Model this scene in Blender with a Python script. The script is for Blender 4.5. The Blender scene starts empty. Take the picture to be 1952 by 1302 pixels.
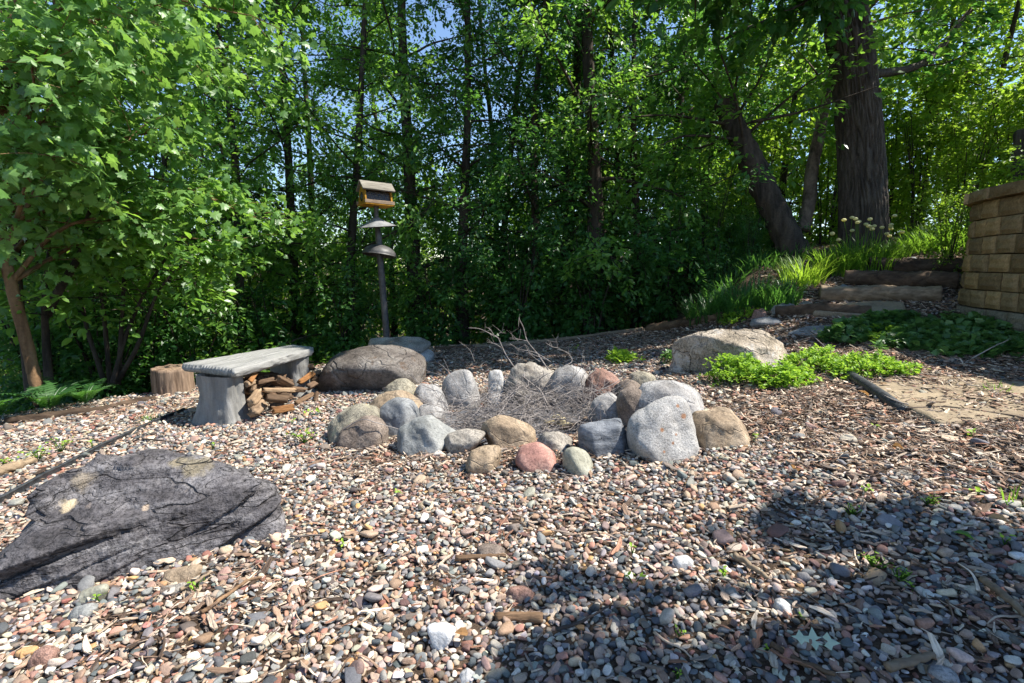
import bpy, math, random
import numpy as np
from mathutils import Vector, Matrix

sc = bpy.context.scene
R = math.radians
rng = np.random.default_rng(7)

# ------------------------------------------------------------------ camera, sky, sun, exposure
CAM_Z = 1.0
PITCH = R(8.4)
FPX = 976.0
cam_data = bpy.data.cameras.new('camera')
cam = bpy.data.objects.new('camera', cam_data)
sc.collection.objects.link(cam)
cam.location = (0, 0, CAM_Z)
cam.rotation_euler = (R(90) - PITCH, 0, 0)
cam_data.sensor_width = 36
cam_data.lens = 18.0
cam_data.clip_start = 0.05
cam_data.clip_end = 3000
sc.camera = cam

SUN = Vector((0.57, 0.01, 0.81)).normalized()
SUN_EL = math.asin(SUN.z)
SUN_AZ = math.atan2(SUN.x, SUN.y)          # clockwise from +Y
world = bpy.data.worlds.new('World')
sc.world = world
world.use_nodes = True
wn = world.node_tree
wn.nodes.clear()
wo = wn.nodes.new('ShaderNodeOutputWorld')
wb = wn.nodes.new('ShaderNodeBackground')
sky = wn.nodes.new('ShaderNodeTexSky')
sky.sky_type = 'NISHITA'
sky.sun_disc = False
sky.sun_elevation = SUN_EL
sky.sun_rotation = SUN_AZ
sky.altitude = 300
sky.air_density = 1.0
sky.dust_density = 0.0
sky.ozone_density = 3.0
wb.inputs['Strength'].default_value = 0.11
wn.links.new(sky.outputs[0], wb.inputs[0])
wn.links.new(wb.outputs[0], wo.inputs[0])

sl = bpy.data.lights.new('sun', 'SUN')
sl.energy = 5.0
sl.angle = R(0.55)
sl.color = (1.0, 0.95, 0.87)
sun = bpy.data.objects.new('sun', sl)
sc.collection.objects.link(sun)
sun.rotation_euler = SUN.to_track_quat('Z', 'Y').to_euler()
sun.location = (6, 1, 12)

vs = sc.view_settings
sc.display_settings.display_device = 'sRGB'
vs.view_transform = 'Standard'
vs.look = 'None'
vs.exposure = 1.12
vs.gamma = 1.0
vs.use_curve_mapping = False
sc.cycles.max_bounces = 7
sc.cycles.diffuse_bounces = 4
sc.cycles.glossy_bounces = 2
sc.cycles.transmission_bounces = 4
sc.cycles.use_denoising = True
sc.cycles.use_adaptive_sampling = True
sc.cycles.adaptive_threshold = 0.015

# ------------------------------------------------------------------ numeric helpers
_perm = np.random.default_rng(3).permutation(256)
_perm = np.concatenate([_perm, _perm, _perm])
_g = np.random.default_rng(4).normal(size=(256, 3))
_g /= np.linalg.norm(_g, axis=1)[:, None]


def pnoise(P):
    P = np.asarray(P, float)
    i = np.floor(P).astype(int)
    f = P - i
    u = f * f * f * (f * (f * 6 - 15) + 10)
    i &= 255
    out = 0
    for dx in (0, 1):
        wx = u[..., 0] if dx else 1 - u[..., 0]
        a = _perm[i[..., 0] + dx]
        for dy in (0, 1):
            wy = u[..., 1] if dy else 1 - u[..., 1]
            b = _perm[a + i[..., 1] + dy]
            for dz in (0, 1):
                wz = u[..., 2] if dz else 1 - u[..., 2]
                h = _perm[b + i[..., 2] + dz]
                d = f - np.array([dx, dy, dz])
                out = out + wx * wy * wz * (_g[h] * d).sum(-1)
    return out * 1.6


def fbm(P, octv=4, gain=0.5):
    s, a = 0, 1.0
    P = np.asarray(P, float)
    for k in range(octv):
        s = s + a * pnoise(P * (2.0 ** k) + 17.3 * k)
        a *= gain
    return s


def ridged(P, octv=3):
    s, a = 0, 1.0
    for k in range(octv):
        s = s + a * (1 - 2 * np.abs(pnoise(P * (2.0 ** k) + 9.1 * k)))
        a *= 0.5
    return s


def at(px, py, Y):
    """the point at world depth Y seen at photo pixel (px, py)"""
    a = (px - 976.0) / FPX
    b = (651.0 - py) / FPX
    d = np.array([a, math.cos(PITCH) + b * math.sin(PITCH), b * math.cos(PITCH) - math.sin(PITCH)])
    d = d * (Y / d[1])
    return np.array([d[0], d[1], d[2] + CAM_Z])


def at_z(px, py, z):
    p = at(px, py, 1.0)
    return at(px, py, (z - CAM_Z) / (p[2] - CAM_Z))


def project(P):
    P = np.asarray(P, float)
    x, y, z = P[..., 0], P[..., 1], P[..., 2] - CAM_Z
    dep = y * math.cos(PITCH) - z * math.sin(PITCH)
    up = y * math.sin(PITCH) + z * math.cos(PITCH)
    return 976 + FPX * x / dep, 651 - FPX * up / dep, dep


def sp(x, k=0.4):
    return k * np.logaddexp(0, x / k)


def sstep(x):
    x = np.clip(x, 0, 1)
    return x * x * (3 - 2 * x)


def h_base(x, y):
    x = np.asarray(x, float)
    y = np.asarray(y, float)
    xx = np.clip(x, -14, 7)
    h = 0.05 * xx + 0.075 * sp(xx - 0.3)
    bank = np.minimum(0.28 * sp(y - 4.3, 0.3), 0.62) * sstep((x - 1.7) / 1.4)
    return h + bank + 0.10 * sstep((y - 6.2) / 1.5) * sstep((x - 2.5) / 1.5)


def hit(px, py, hf=None):
    hf = hf or height
    lo = 0.4
    prev = lo
    for Y in np.arange(0.5, 40, 0.05):
        p = at(px, py, Y)
        if p[2] < float(hf(p[0], p[1])):
            a, b = prev, Y
            for _ in range(25):
                m = (a + b) / 2
                q = at(px, py, m)
                if q[2] < float(hf(q[0], q[1])):
                    b = m
                else:
                    a = m
            return at(px, py, b)
        prev = Y
    return at(px, py, 12.0)


_edge_px = [(-260, 860), (20, 795), (200, 768), (370, 742), (620, 700), (830, 665), (1050, 652), (1250, 627), (1450, 600)]
_edge = np.array([hit(a, b, h_base)[:2] for a, b in _edge_px])
_o = np.argsort(_edge[:, 0])
_edge = _edge[_o]
_edge = np.vstack([[-14, _edge[0, 1] - 2.0], _edge, [3.1, 6.4], [4.0, 7.3], [14, 9.0]])


def edge_y(x):
    return np.interp(x, _edge[:, 0], _edge[:, 1])


def height(x, y):
    x = np.asarray(x, float)
    y = np.asarray(y, float)
    h = h_base(x, y)
    past = np.maximum(0, y - edge_y(x) - 0.15)
    w = 1 - sstep((x - 1.6) / 2.0)
    h = h - np.minimum(0.2 * past, 2.2) * w
    # the fire pit is a shallow hollow
    r = np.hypot((x - PIT[0]) / 0.75, (y - PIT[1]) / 0.62)
    return h - 0.10 * (1 - sstep((r - 0.55) / 0.5))


PIT = (0.06, 3.35)

# ------------------------------------------------------------------ mesh helpers


def new_mesh(name, V, F, mat=None, smooth=True, attr=None):
    """V (n,3); F (m,3) or (m,4) array, or list of such arrays"""
    me = bpy.data.meshes.new(name)
    V = np.asarray(V, np.float32)
    Fs = F if isinstance(F, list) else [F]
    Fs = [np.asarray(f, np.int32) for f in Fs if len(f)]
    me.vertices.add(len(V))
    me.vertices.foreach_set('co', V.ravel())
    nl = sum(f.size for f in Fs)
    npoly = sum(len(f) for f in Fs)
    me.loops.add(nl)
    me.loops.foreach_set('vertex_index', np.concatenate([f.ravel() for f in Fs]))
    me.polygons.add(npoly)
    tot = np.concatenate([np.full(len(f), f.shape[1], np.int32) for f in Fs])
    st = np.concatenate([[0], np.cumsum(tot)[:-1]]).astype(np.int32)
    me.polygons.foreach_set('loop_start', st)
    me.polygons.foreach_set('loop_total', tot)
    me.polygons.foreach_set('use_smooth', np.full(npoly, bool(smooth)))
    if attr:
        for k, v in attr.items():
            v = np.asarray(v, np.float32)
            if v.ndim == 1:
                a = me.attributes.new(k, 'FLOAT', 'POINT')
                a.data.foreach_set('value', v)
            else:
                a = me.attributes.new(k, 'FLOAT_COLOR', 'POINT')
                a.data.foreach_set('color', v.ravel())
    me.update(calc_edges=True)
    me.validate()
    if mat:
        me.materials.append(mat)
    return me


def link(name, me, parent=None, loc=None):
    o = bpy.data.objects.new(name, me)
    sc.collection.objects.link(o)
    if parent is not None:
        o.parent = parent
    if loc is not None:
        o.location = loc
    return o


def tag(o, label, cat, group=None):
    o['label'] = label
    o['category'] = cat
    if group:
        o['group'] = group
    return o


def thing(name, label, cat, loc=(0, 0, 0), rz=0, group=None):
    o = bpy.data.objects.new(name, None)
    sc.collection.objects.link(o)
    o.empty_display_size = 0.1
    o.location = loc
    o.rotation_euler = (0, 0, rz)
    return tag(o, label, cat, group)


def dup(root, loc, rz=0, s=1.0, label=None, group=None, tilt=(0, 0)):
    r = root.copy()
    sc.collection.objects.link(r)
    r.location = loc
    r.rotation_euler = (tilt[0], tilt[1], rz)
    r.scale = (s, s, s) if np.isscalar(s) else s
    if label:
        r['label'] = label
    if group:
        r['group'] = group
    for ch in list(root.children):
        c = ch.copy()
        sc.collection.objects.link(c)
        c.parent = r
        for g in ch.children:
            d = g.copy()
            sc.collection.objects.link(d)
            d.parent = c
    return r


_ico = {}


def ico(n):
    if n in _ico:
        return _ico[n]
    t = (1 + 5 ** .5) / 2
    V = [(-1, t, 0), (1, t, 0), (-1, -t, 0), (1, -t, 0), (0, -1, t), (0, 1, t), (0, -1, -t), (0, 1, -t), (t, 0, -1), (t, 0, 1), (-t, 0, -1), (-t, 0, 1)]
    F = [(0, 11, 5), (0, 5, 1), (0, 1, 7), (0, 7, 10), (0, 10, 11), (1, 5, 9), (5, 11, 4), (11, 10, 2), (10, 7, 6), (7, 1, 8), (3, 9, 4), (3, 4, 2), (3, 2, 6), (3, 6, 8), (3, 8, 9), (4, 9, 5), (2, 4, 11), (6, 2, 10), (8, 6, 7), (9, 8, 1)]
    V = np.array(V, float)
    V /= np.linalg.norm(V, axis=1)[:, None]
    F = np.array(F)
    for _ in range(n):
        E = np.vstack([F[:, [0, 1]], F[:, [1, 2]], F[:, [2, 0]]])
        Es = np.sort(E, 1)
        U, inv = np.unique(Es, axis=0, return_inverse=True)
        inv = inv.ravel()
        M = V[U].mean(1)
        M /= np.linalg.norm(M, axis=1)[:, None]
        k = len(V)
        m = len(F)
        a, b, c = k + inv[:m], k + inv[m:2 * m], k + inv[2 * m:]
        V = np.vstack([V, M])
        F = np.vstack([np.c_[F[:, 0], a, c], np.c_[F[:, 1], b, a], np.c_[F[:, 2], c, b], np.c_[a, b, c]])
    _ico[n] = (V, F)
    return V, F


def pnorm_shape(planes, p, sub):
    """closed rounded polyhedron about the origin: planes = [(normal, distance)]"""
    D, F = ico(sub)
    N = np.array([n for n, d in planes], float)
    N /= np.linalg.norm(N, axis=1)[:, None]
    d = np.array([d for n, d in planes], float)
    s = np.maximum(0, D @ (N / d[:, None]).T)
    r = (s ** p).sum(1) ** (-1.0 / p)
    return D * r[:, None], F


def tube(path, rad, sides=8, cap=True, seed=0, rough=0.0):
    """tapered tube along a polyline; returns V, [quads, tris]"""
    path = np.asarray(path, float)
    rad = np.broadcast_to(np.asarray(rad, float), (len(path),))
    T = np.gradient(path, axis=0)
    T /= np.linalg.norm(T, axis=1)[:, None] + 1e-9
    ref = np.array([0, 0, 1.0]) if abs(T[0][2]) < 0.8 else np.array([1.0, 0, 0])
    A = np.cross(T, ref)
    A /= np.linalg.norm(A, axis=1)[:, None] + 1e-9
    B = np.cross(T, A)
    th = np.linspace(0, 2 * np.pi, sides, endpoint=False)
    rr = rad[:, None] * np.ones(sides)[None]
    if rough:
        q = np.stack([np.cos(th)[None] * np.ones((len(path), 1)) * 1.3 + seed, np.sin(th)[None] * np.ones((len(path), 1)) * 1.3, np.arange(len(path))[:, None] * 0.35 * np.ones(sides)[None]], -1)
        rr = rr * (1 + rough * fbm(q, 3))
    V = path[:, None, :] + A[:, None, :] * (np.cos(th)[None, :, None] * rr[..., None]) + B[:, None, :] * (np.sin(th)[None, :, None] * rr[..., None])
    n = len(path)
    i = np.arange(n - 1)[:, None] * sides
    j = np.arange(sides)[None]
    j2 = (j + 1) % sides
    Q = np.stack([i + j, i + j2, i + sides + j2, i + sides + j], -1).reshape(-1, 4)
    V = V.reshape(-1, 3)
    tris = []
    if cap:
        k = len(V)
        V = np.vstack([V, path[0], path[-1]])
        jj = np.arange(sides)
        tris = np.vstack([np.c_[(jj + 1) % sides, jj, np.full(sides, k)], np.c_[(n - 1) * sides + jj, (n - 1) * sides + (jj + 1) % sides, np.full(sides, k + 1)]])
    return V, [Q, np.array(tris).reshape(-1, 3).astype(int)]


class MB:
    def __init__(s):
        s.V, s.Q, s.T, s.n, s.A = [], [], [], 0, []

    def add(s, V, F, a=0.0):
        Fs = F if isinstance(F, list) else [F]
        for f in Fs:
            f = np.asarray(f, int)
            if f.size == 0:
                continue
            (s.Q if f.shape[1] == 4 else s.T).append(f + s.n)
        s.V.append(np.asarray(V, float))
        s.A.append(np.full(len(V), a))
        s.n += len(V)

    def mesh(s, name, mat, smooth=True, attr=None):
        F = []
        if s.Q:
            F.append(np.vstack(s.Q))
        if s.T:
            F.append(np.vstack(s.T))
        return new_mesh(name, np.vstack(s.V), F, mat, smooth, {attr: np.concatenate(s.A)} if attr else None)


def smooth_path(pts, n):
    pts = np.asarray(pts, float)
    t = np.linspace(0, len(pts) - 1, n)
    P = np.vstack([2 * pts[0] - pts[1], pts, 2 * pts[-1] - pts[-2]])
    out = []
    for u in t:
        i = min(int(u), len(pts) - 2)
        f = u - i
        p0, p1, p2, p3 = P[i], P[i + 1], P[i + 2], P[i + 3]
        out.append(0.5 * ((2 * p1) + (-p0 + p2) * f + (2 * p0 - 5 * p1 + 4 * p2 - p3) * f * f + (-p0 + 3 * p1 - 3 * p2 + p3) * f ** 3))
    return np.array(out)


# ------------------------------------------------------------------ materials


class NT:
    def __init__(s, name):
        s.m = bpy.data.materials.new(name)
        s.m.use_nodes = True
        s.t = s.m.node_tree
        s.t.nodes.clear()
        s.out = s.n('ShaderNodeOutputMaterial')

    def n(s, typ, **kw):
        nd = s.t.nodes.new(typ)
        for k, v in kw.items():
            if k.startswith('i_'):
                nd.inputs[k[2:].replace('_', ' ')].default_value = v
            else:
                setattr(nd, k, v)
        return nd

    def l(s, a, b):
        s.t.links.new(a, b)

    def coord(s, which='Object', scale=(1, 1, 1), rot=(0, 0, 0)):
        tc = s.n('ShaderNodeTexCoord')
        mp = s.n('ShaderNodeMapping')
        mp.inputs['Scale'].default_value = scale
        mp.inputs['Rotation'].default_value = rot
        s.l(tc.outputs[which], mp.inputs[0])
        return mp.outputs[0]

    def noise(s, v, scale, detail=5, rough=0.6, dist=0.0):
        nd = s.n('ShaderNodeTexNoise')
        nd.inputs['Scale'].default_value = scale
        nd.inputs['Detail'].default_value = detail
        nd.inputs['Roughness'].default_value = rough
        nd.inputs['Distortion'].default_value = dist
        s.l(v, nd.inputs['Vector'])
        return nd.outputs['Fac']

    def ramp(s, fac, stops, mode='LINEAR'):
        r = s.n('ShaderNodeValToRGB')
        r.color_ramp.interpolation = mode
        el = r.color_ramp.elements
        while len(el) > 1:
            el.remove(el[-1])
        el[0].position = stops[0][0]
        el[0].color = (*stops[0][1], 1)
        for p, c in stops[1:]:
            e = el.new(p)
            e.color = (*c, 1)
        s.l(fac, r.inputs[0])
        return r.outputs[0]

    def mix(s, fac, a, b, blend='MIX'):
        m = s.n('ShaderNodeMix')
        m.data_type = 'RGBA'
        m.blend_type = blend
        if isinstance(fac, (int, float)):
            m.inputs[0].default_value = fac
        else:
            s.l(fac, m.inputs[0])
        for k, x in ((6, a), (7, b)):
            if isinstance(x, tuple):
                m.inputs[k].default_value = (*x, 1)
            else:
                s.l(x, m.inputs[k])
        return m.outputs[2]

    def math(s, op, a, b=None, clamp=False):
        m = s.n('ShaderNodeMath', operation=op)
        m.use_clamp = clamp
        for k, x in ((0, a), (1, b)):
            if x is None:
                continue
            if isinstance(x, (int, float)):
                m.inputs[k].default_value = x
            else:
                s.l(x, m.inputs[k])
        return m.outputs[0]

    def bump(s, h, strength=0.5, dist=0.01, prev=None):
        b = s.n('ShaderNodeBump')
        b.inputs['Strength'].default_value = strength
        b.inputs['Distance'].default_value = dist
        s.l(h, b.inputs['Height'])
        if prev is not None:
            s.l(prev, b.inputs['Normal'])
        return b.outputs[0]

    def pbsdf(s, col, rough=0.8, normal=None, spec=0.3):
        p = s.n('ShaderNodeBsdfPrincipled')
        if isinstance(col, tuple):
            p.inputs['Base Color'].default_value = (*col, 1)
        else:
            s.l(col, p.inputs['Base Color'])
        if isinstance(rough, (int, float)):
            p.inputs['Roughness'].default_value = rough
        else:
            s.l(rough, p.inputs['Roughness'])
        p.inputs['Specular IOR Level'].default_value = spec
        if normal is not None:
            s.l(normal, p.inputs['Normal'])
        return p

    def fin(s, sh):
        s.l(sh.outputs[0] if hasattr(sh, 'outputs') else sh, s.out.inputs[0])
        return s.m


def rgb(*c):
    """sRGB 0-255 to linear"""
    return tuple(((v / 255) / 12.92 if v <= 10 else (((v / 255) + 0.055) / 1.055) ** 2.4) for v in c)


def rock_mat(name, a, b, dark, scale=6.0, speck=0.5, bump=0.5, strata=None, lichen=None, spots=None, rough=0.82, light=None, cracks=0.0):
    t = NT(name)
    v = t.coord('Object', (1, 1, 1))
    vs_ = t.coord('Object', strata[0], strata[1]) if strata else v
    big = t.noise(vs_, scale, 6, 0.62, 0.3)
    col = t.ramp(big, [(0.30, dark), (0.46, a), (0.62, b), (0.8, light or b)])
    fine = t.noise(v, scale * 14, 4, 0.7)
    col = t.mix(speck, col, t.ramp(fine, [(0.33, (0.25, 0.25, 0.25)), (0.5, (1, 1, 1)), (0.7, (1.5, 1.5, 1.5))]), 'MULTIPLY')
    pit = t.noise(v, scale * 40, 2, 0.5)
    col = t.mix(speck * 0.8, col, t.ramp(pit, [(0.36, (0.3, 0.3, 0.3)), (0.46, (1, 1, 1)), (0.64, (1, 1, 1)), (0.7, (1.35, 1.33, 1.3))]), 'MULTIPLY')
    if lichen:
        ln = t.noise(v, lichen[1], 5, 0.65, 0.2)
        col = t.mix(t.ramp(ln, [(lichen[2], (0, 0, 0)), (lichen[2] + 0.06, (1, 1, 1))]), col, lichen[0])
    if spots:
        wob = t.noise(v, 30, 3, 0.6)
        for (pos, rad, c) in spots:
            vm = t.n('ShaderNodeVectorMath', operation='DISTANCE')
            t.l(v, vm.inputs[0])
            vm.inputs[1].default_value = pos
            d = t.math('DIVIDE', vm.outputs['Value'], rad)
            d = t.math('ADD', d, t.math('MULTIPLY', t.math('SUBTRACT', wob, 0.5), 1.6))
            col = t.mix(t.ramp(d, [(0.45, (0.8, 0.8, 0.8)), (1.15, (0, 0, 0))]), col, c)
    hgt = t.math('ADD', t.math('MULTIPLY', big, 0.7), t.math('MULTIPLY', fine, 0.35))
    if cracks:
        c1 = t.noise(vs_, scale * .55, 3, 0.5, .35)
        c2 = t.noise(vs_, scale * 1.4, 2, 0.5, 0.3)
        k1 = t.math('ABSOLUTE', t.math('SUBTRACT', c1, 0.5))
        k2 = t.math('ADD', t.math('ABSOLUTE', t.math('SUBTRACT', c2, 0.52)), .006)
        k = t.math('MINIMUM', k1, k2)
        k = t.math('MULTIPLY', k, 85.0, True)
        col = t.mix(cracks, col, t.mix(1.0, col, t.ramp(k, [(0.1, (0.34, 0.32, 0.32)), (0.7, (1, 1, 1))]), 'MULTIPLY'))
        hgt = t.math('ADD', hgt, t.math('MULTIPLY', k, 1.6 * cracks))
    nrm = t.bump(hgt, bump, 0.02)
    nrm = t.bump(pit, bump * 0.5, 0.004, nrm)
    return t.fin(t.pbsdf(col, rough, nrm, 0.25))


def leaf_mat(name, dark, mid, light, trans, tf=0.45, rough=0.45, spec=0.5, vary=0.25):
    t = NT(name)
    at_ = t.n('ShaderNodeAttribute', attribute_name='tint')
    oi = t.n('ShaderNodeObjectInfo')
    f = t.math('ADD', at_.outputs['Fac'], t.math('MULTIPLY', t.math('SUBTRACT', oi.outputs['Random'], 0.5), vary), True)
    col = t.ramp(f, [(0.0, dark), (0.5, mid), (1.0, light)])
    tcol = t.mix(0.55, trans, col, 'MULTIPLY')
    tcol = t.mix(0.5, trans, t.mix(1.0, col, (2.6, 2.3, 1.6), 'MULTIPLY'))
    p = t.pbsdf(col, rough, None, spec)
    tr = t.n('ShaderNodeBsdfTranslucent')
    t.l(tcol, tr.inputs[0])
    mx = t.n('ShaderNodeMixShader')
    mx.inputs[0].default_value = tf
    t.l(p.outputs[0], mx.inputs[1])
    t.l(tr.outputs[0], mx.inputs[2])
    return t.fin(mx)


def bark_mat(name, a, b, scale=8, stretch=0.15, bump=0.8):
    t = NT(name)
    v = t.coord('Object', (1, 1, stretch))
    n1 = t.noise(v, scale, 6, 0.65, 0.4)
    n2 = t.noise(t.coord('Object'), scale * 4, 4, 0.6)
    col = t.ramp(n1, [(0.32, a), (0.62, b)])
    col = t.mix(0.5, col, t.ramp(n2, [(0.3, (0.5, 0.5, 0.5)), (0.7, (1.25, 1.25, 1.25))]), 'MULTIPLY')
    nrm = t.bump(t.math('ADD', n1, t.math('MULTIPLY', n2, 0.3)), bump, 0.03)
    return t.fin(t.pbsdf(col, 0.9, nrm, 0.15))


def wood_mat(name, a, b, scale=10, stretch=(0.12, 1, 1), bump=0.5, coord='Object', vary=.75):
    t = NT(name)
    v = t.coord(coord, stretch)
    n1 = t.noise(v, scale, 6, 0.65, 0.5)
    n3 = t.noise(v, scale * 5, 3, 0.6)
    oi = t.n('ShaderNodeObjectInfo')
    col = t.ramp(n1, [(0.3, a), (0.66, b)])
    col = t.mix(0.5, col, t.ramp(n3, [(0.35, (0.45, 0.42, 0.4)), (0.6, (1.2, 1.2, 1.2))]), 'MULTIPLY')
    col = t.mix(vary, col, t.ramp(oi.outputs['Random'], [(0, (0.55, 0.5, 0.48)), (0.5, (1, 0.95, 0.9)), (1, (1.35, 1.2, 1.0))]), 'MULTIPLY')
    nrm = t.bump(t.math('ADD', n1, t.math('MULTIPLY', n3, 0.5)), bump, 0.01)
    return t.fin(t.pbsdf(col, 0.85, nrm, 0.15))


# ground materials
t = NT('soil')
v = t.coord('Object')
n1 = t.noise(v, 1.3, 6, 0.6)
n2 = t.noise(v, 40, 5, 0.7)
n3 = t.noise(v, 160, 3, 0.7)
col = t.ramp(n1, [(0.35, (0.075, 0.05, 0.034)), (0.65, (0.14, 0.10, 0.07))])
col = t.mix(0.8, col, t.ramp(n2, [(0.3, (0.4, 0.38, 0.36)), (0.55, (1, 1, 1)), (0.75, (1.8, 1.7, 1.55))]), 'MULTIPLY')
nrm = t.bump(t.math('ADD', n2, t.math('MULTIPLY', n3, 0.5)), 0.9, 0.02)
M_SOIL = t.fin(t.pbsdf(col, 0.95, nrm, 0.1))

t = NT('ash')
v = t.coord('Object')
n1 = t.noise(v, 9, 6, 0.65)
n2 = t.noise(v, 70, 4, 0.7)
col = t.ramp(n1, [(0.35, (0.05, 0.05, 0.052)), (0.6, (0.2, 0.2, 0.21))])
M_ASH = t.fin(t.pbsdf(col, 0.95, t.bump(n2, 0.8, 0.02), 0.1))

t = NT('pebble_stone')
ta = t.n('ShaderNodeAttribute', attribute_name='tint', attribute_type='INSTANCER')
v = t.coord('Object')
n1 = t.noise(v, 1.1, 4, 0.6, 0.3)
n2 = t.noise(v, 9, 4, 0.7)
col = t.mix(0.7, ta.outputs['Color'], t.ramp(n1, [(0.3, (0.65, 0.65, 0.66)), (0.6, (1.1, 1.08, 1.05))]), 'MULTIPLY')
col = t.mix(0.5, col, t.ramp(n2, [(0.35, (0.6, 0.6, 0.6)), (0.6, (1.15, 1.15, 1.15))]), 'MULTIPLY')
M_PEB = t.fin(t.pbsdf(col, 0.7, t.bump(n2, 0.25, 0.1), 0.3))

t = NT('wood_chip')
ta = t.n('ShaderNodeAttribute', attribute_name='tint', attribute_type='INSTANCER')
v = t.coord('Object', (0.4, 3, 3))
n1 = t.noise(v, 4, 4, 0.6, 0.3)
col = t.mix(0.8, ta.outputs['Color'], t.ramp(n1, [(0.3, (0.5, 0.48, 0.46)), (0.65, (1.2, 1.2, 1.2))]), 'MULTIPLY')
M_CHIP = t.fin(t.pbsdf(col, 0.9, t.bump(n1, 0.4, 0.1), 0.1))

M_BARK_OAK = bark_mat('oak_bark', (0.035, 0.029, 0.024), (0.11, 0.09, 0.072), 16, 0.2, 0.7)
M_BARK = bark_mat('dark_bark', (0.02, 0.017, 0.014), (0.085, 0.066, 0.05), 10, 0.2, 0.7)
M_BARK_RED = bark_mat('reddish_bark', (0.10, 0.055, 0.028), (0.26, 0.16, 0.085), 10, 0.2, 0.5)
M_BARK_PALE = bark_mat('scaly_bark', (0.045, 0.034, 0.027), (0.24, 0.18, 0.135), 7, 0.35, 0.7)
M_LOG = wood_mat('weathered_log', (0.035, 0.025, 0.018), (0.14, 0.10, 0.07), 9)
M_LOG_PALE = wood_mat('silvered_log', (0.11, 0.085, 0.06), (0.34, 0.27, 0.19), 9)
M_FIRE = wood_mat('split_firewood', (0.045, 0.030, 0.021), (0.25, 0.17, 0.11), 16, (0.12, 1, 1), 0.9)
M_FIRE_PALE = wood_mat('pale_split_wood', (0.13, 0.09, 0.06), (0.44, 0.33, 0.22), 16, (0.12, 1, 1), 0.9)
M_FIRE_ORANGE = wood_mat('orange_split_wood', (0.11, 0.05, 0.02), (0.36, 0.19, 0.08), 16, (0.12, 1, 1), 0.9)
M_STUMP = wood_mat('stump_wood', (0.055, 0.032, 0.02), (0.30, 0.215, 0.15), 16, (1, 1, 0.10), .9, vary=.1)
M_TWIG = wood_mat('dry_twig', (0.17, 0.15, 0.14), (0.38, 0.345, 0.32), 14, vary=.15)
M_TWIG_DARK = wood_mat('dark_twig', (0.05, 0.042, 0.036), (0.15, 0.12, 0.1), 14)

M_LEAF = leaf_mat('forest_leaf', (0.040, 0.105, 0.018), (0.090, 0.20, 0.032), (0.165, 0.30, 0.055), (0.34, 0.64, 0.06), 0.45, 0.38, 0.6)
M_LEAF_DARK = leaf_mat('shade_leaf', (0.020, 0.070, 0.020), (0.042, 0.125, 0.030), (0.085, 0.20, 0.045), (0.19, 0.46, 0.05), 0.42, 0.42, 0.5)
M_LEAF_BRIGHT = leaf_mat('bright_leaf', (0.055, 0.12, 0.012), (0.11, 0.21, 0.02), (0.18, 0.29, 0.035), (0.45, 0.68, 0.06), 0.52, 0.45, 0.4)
M_LEAF_MAPLE = leaf_mat('maple_leaf', (0.05, 0.12, 0.028), (0.10, 0.215, 0.05), (0.19, 0.33, 0.09), (0.32, 0.58, 0.08), 0.40, 0.42, 0.5, 0.3)
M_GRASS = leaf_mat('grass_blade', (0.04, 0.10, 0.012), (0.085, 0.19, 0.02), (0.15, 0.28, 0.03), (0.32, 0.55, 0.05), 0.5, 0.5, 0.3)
M_SEDUM = leaf_mat('groundcover_leaf', (0.12, 0.23, 0.02), (0.21, 0.37, 0.035), (0.32, 0.49, 0.06), (0.4, 0.62, 0.08), 0.35, 0.5, 0.3)
M_IVY = leaf_mat('ivy_leaf', (0.04, 0.10, 0.028), (0.085, 0.185, 0.05), (0.16, 0.29, 0.085), (0.14, 0.34, 0.06), 0.35, 0.4, 0.5)
M_FLOWER = leaf_mat('pale_flower', (0.5, 0.5, 0.2), (0.6, 0.58, 0.3), (0.7, 0.68, 0.4), (0.6, 0.6, 0.3), 0.3, 0.6, 0.2)
M_DEADLEAF = leaf_mat('dead_leaf', (0.12, 0.06, 0.025), (0.25, 0.14, 0.06), (0.42, 0.30, 0.17), (0.4, 0.25, 0.1), 0.3, 0.6, 0.2)

# ================================================================== THE GROUND
gx = np.concatenate([[-900, -300, -120, -60, -35, -22, -16, -12], np.arange(-9.5, 9.01, 0.09), [10, 12, 15, 19, 25, 35, 60, 120, 300, 900]])
gy = np.concatenate([[-300, -60, -20, -8, -4, -2, -1], np.arange(-0.5, 8.6, 0.08), [9, 9.5, 10, 11, 12, 14, 16, 19, 23, 28, 36, 50, 90, 200, 500, 1200]])
GX, GY = np.meshgrid(gx, gy)
GZ = height(GX, GY)
near = (np.abs(GX) < 10) & (GY < 9) & (GY > -1)
GZ = GZ + near * 0.012 * fbm(np.stack([GX * 2.2, GY * 2.2, GX * 0], -1), 4)
nx_, ny_ = len(gx), len(gy)
i = np.arange(ny_ - 1)[:, None] * nx_
j = np.arange(nx_ - 1)[None]
Q = np.stack([i + j, i + j + 1, i + nx_ + j + 1, i + nx_ + j], -1).reshape(-1, 4)
ground = link('ground', new_mesh('ground', np.stack([GX, GY, GZ], -1).reshape(-1, 3), Q, M_SOIL))
ground['kind'] = 'structure'

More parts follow.
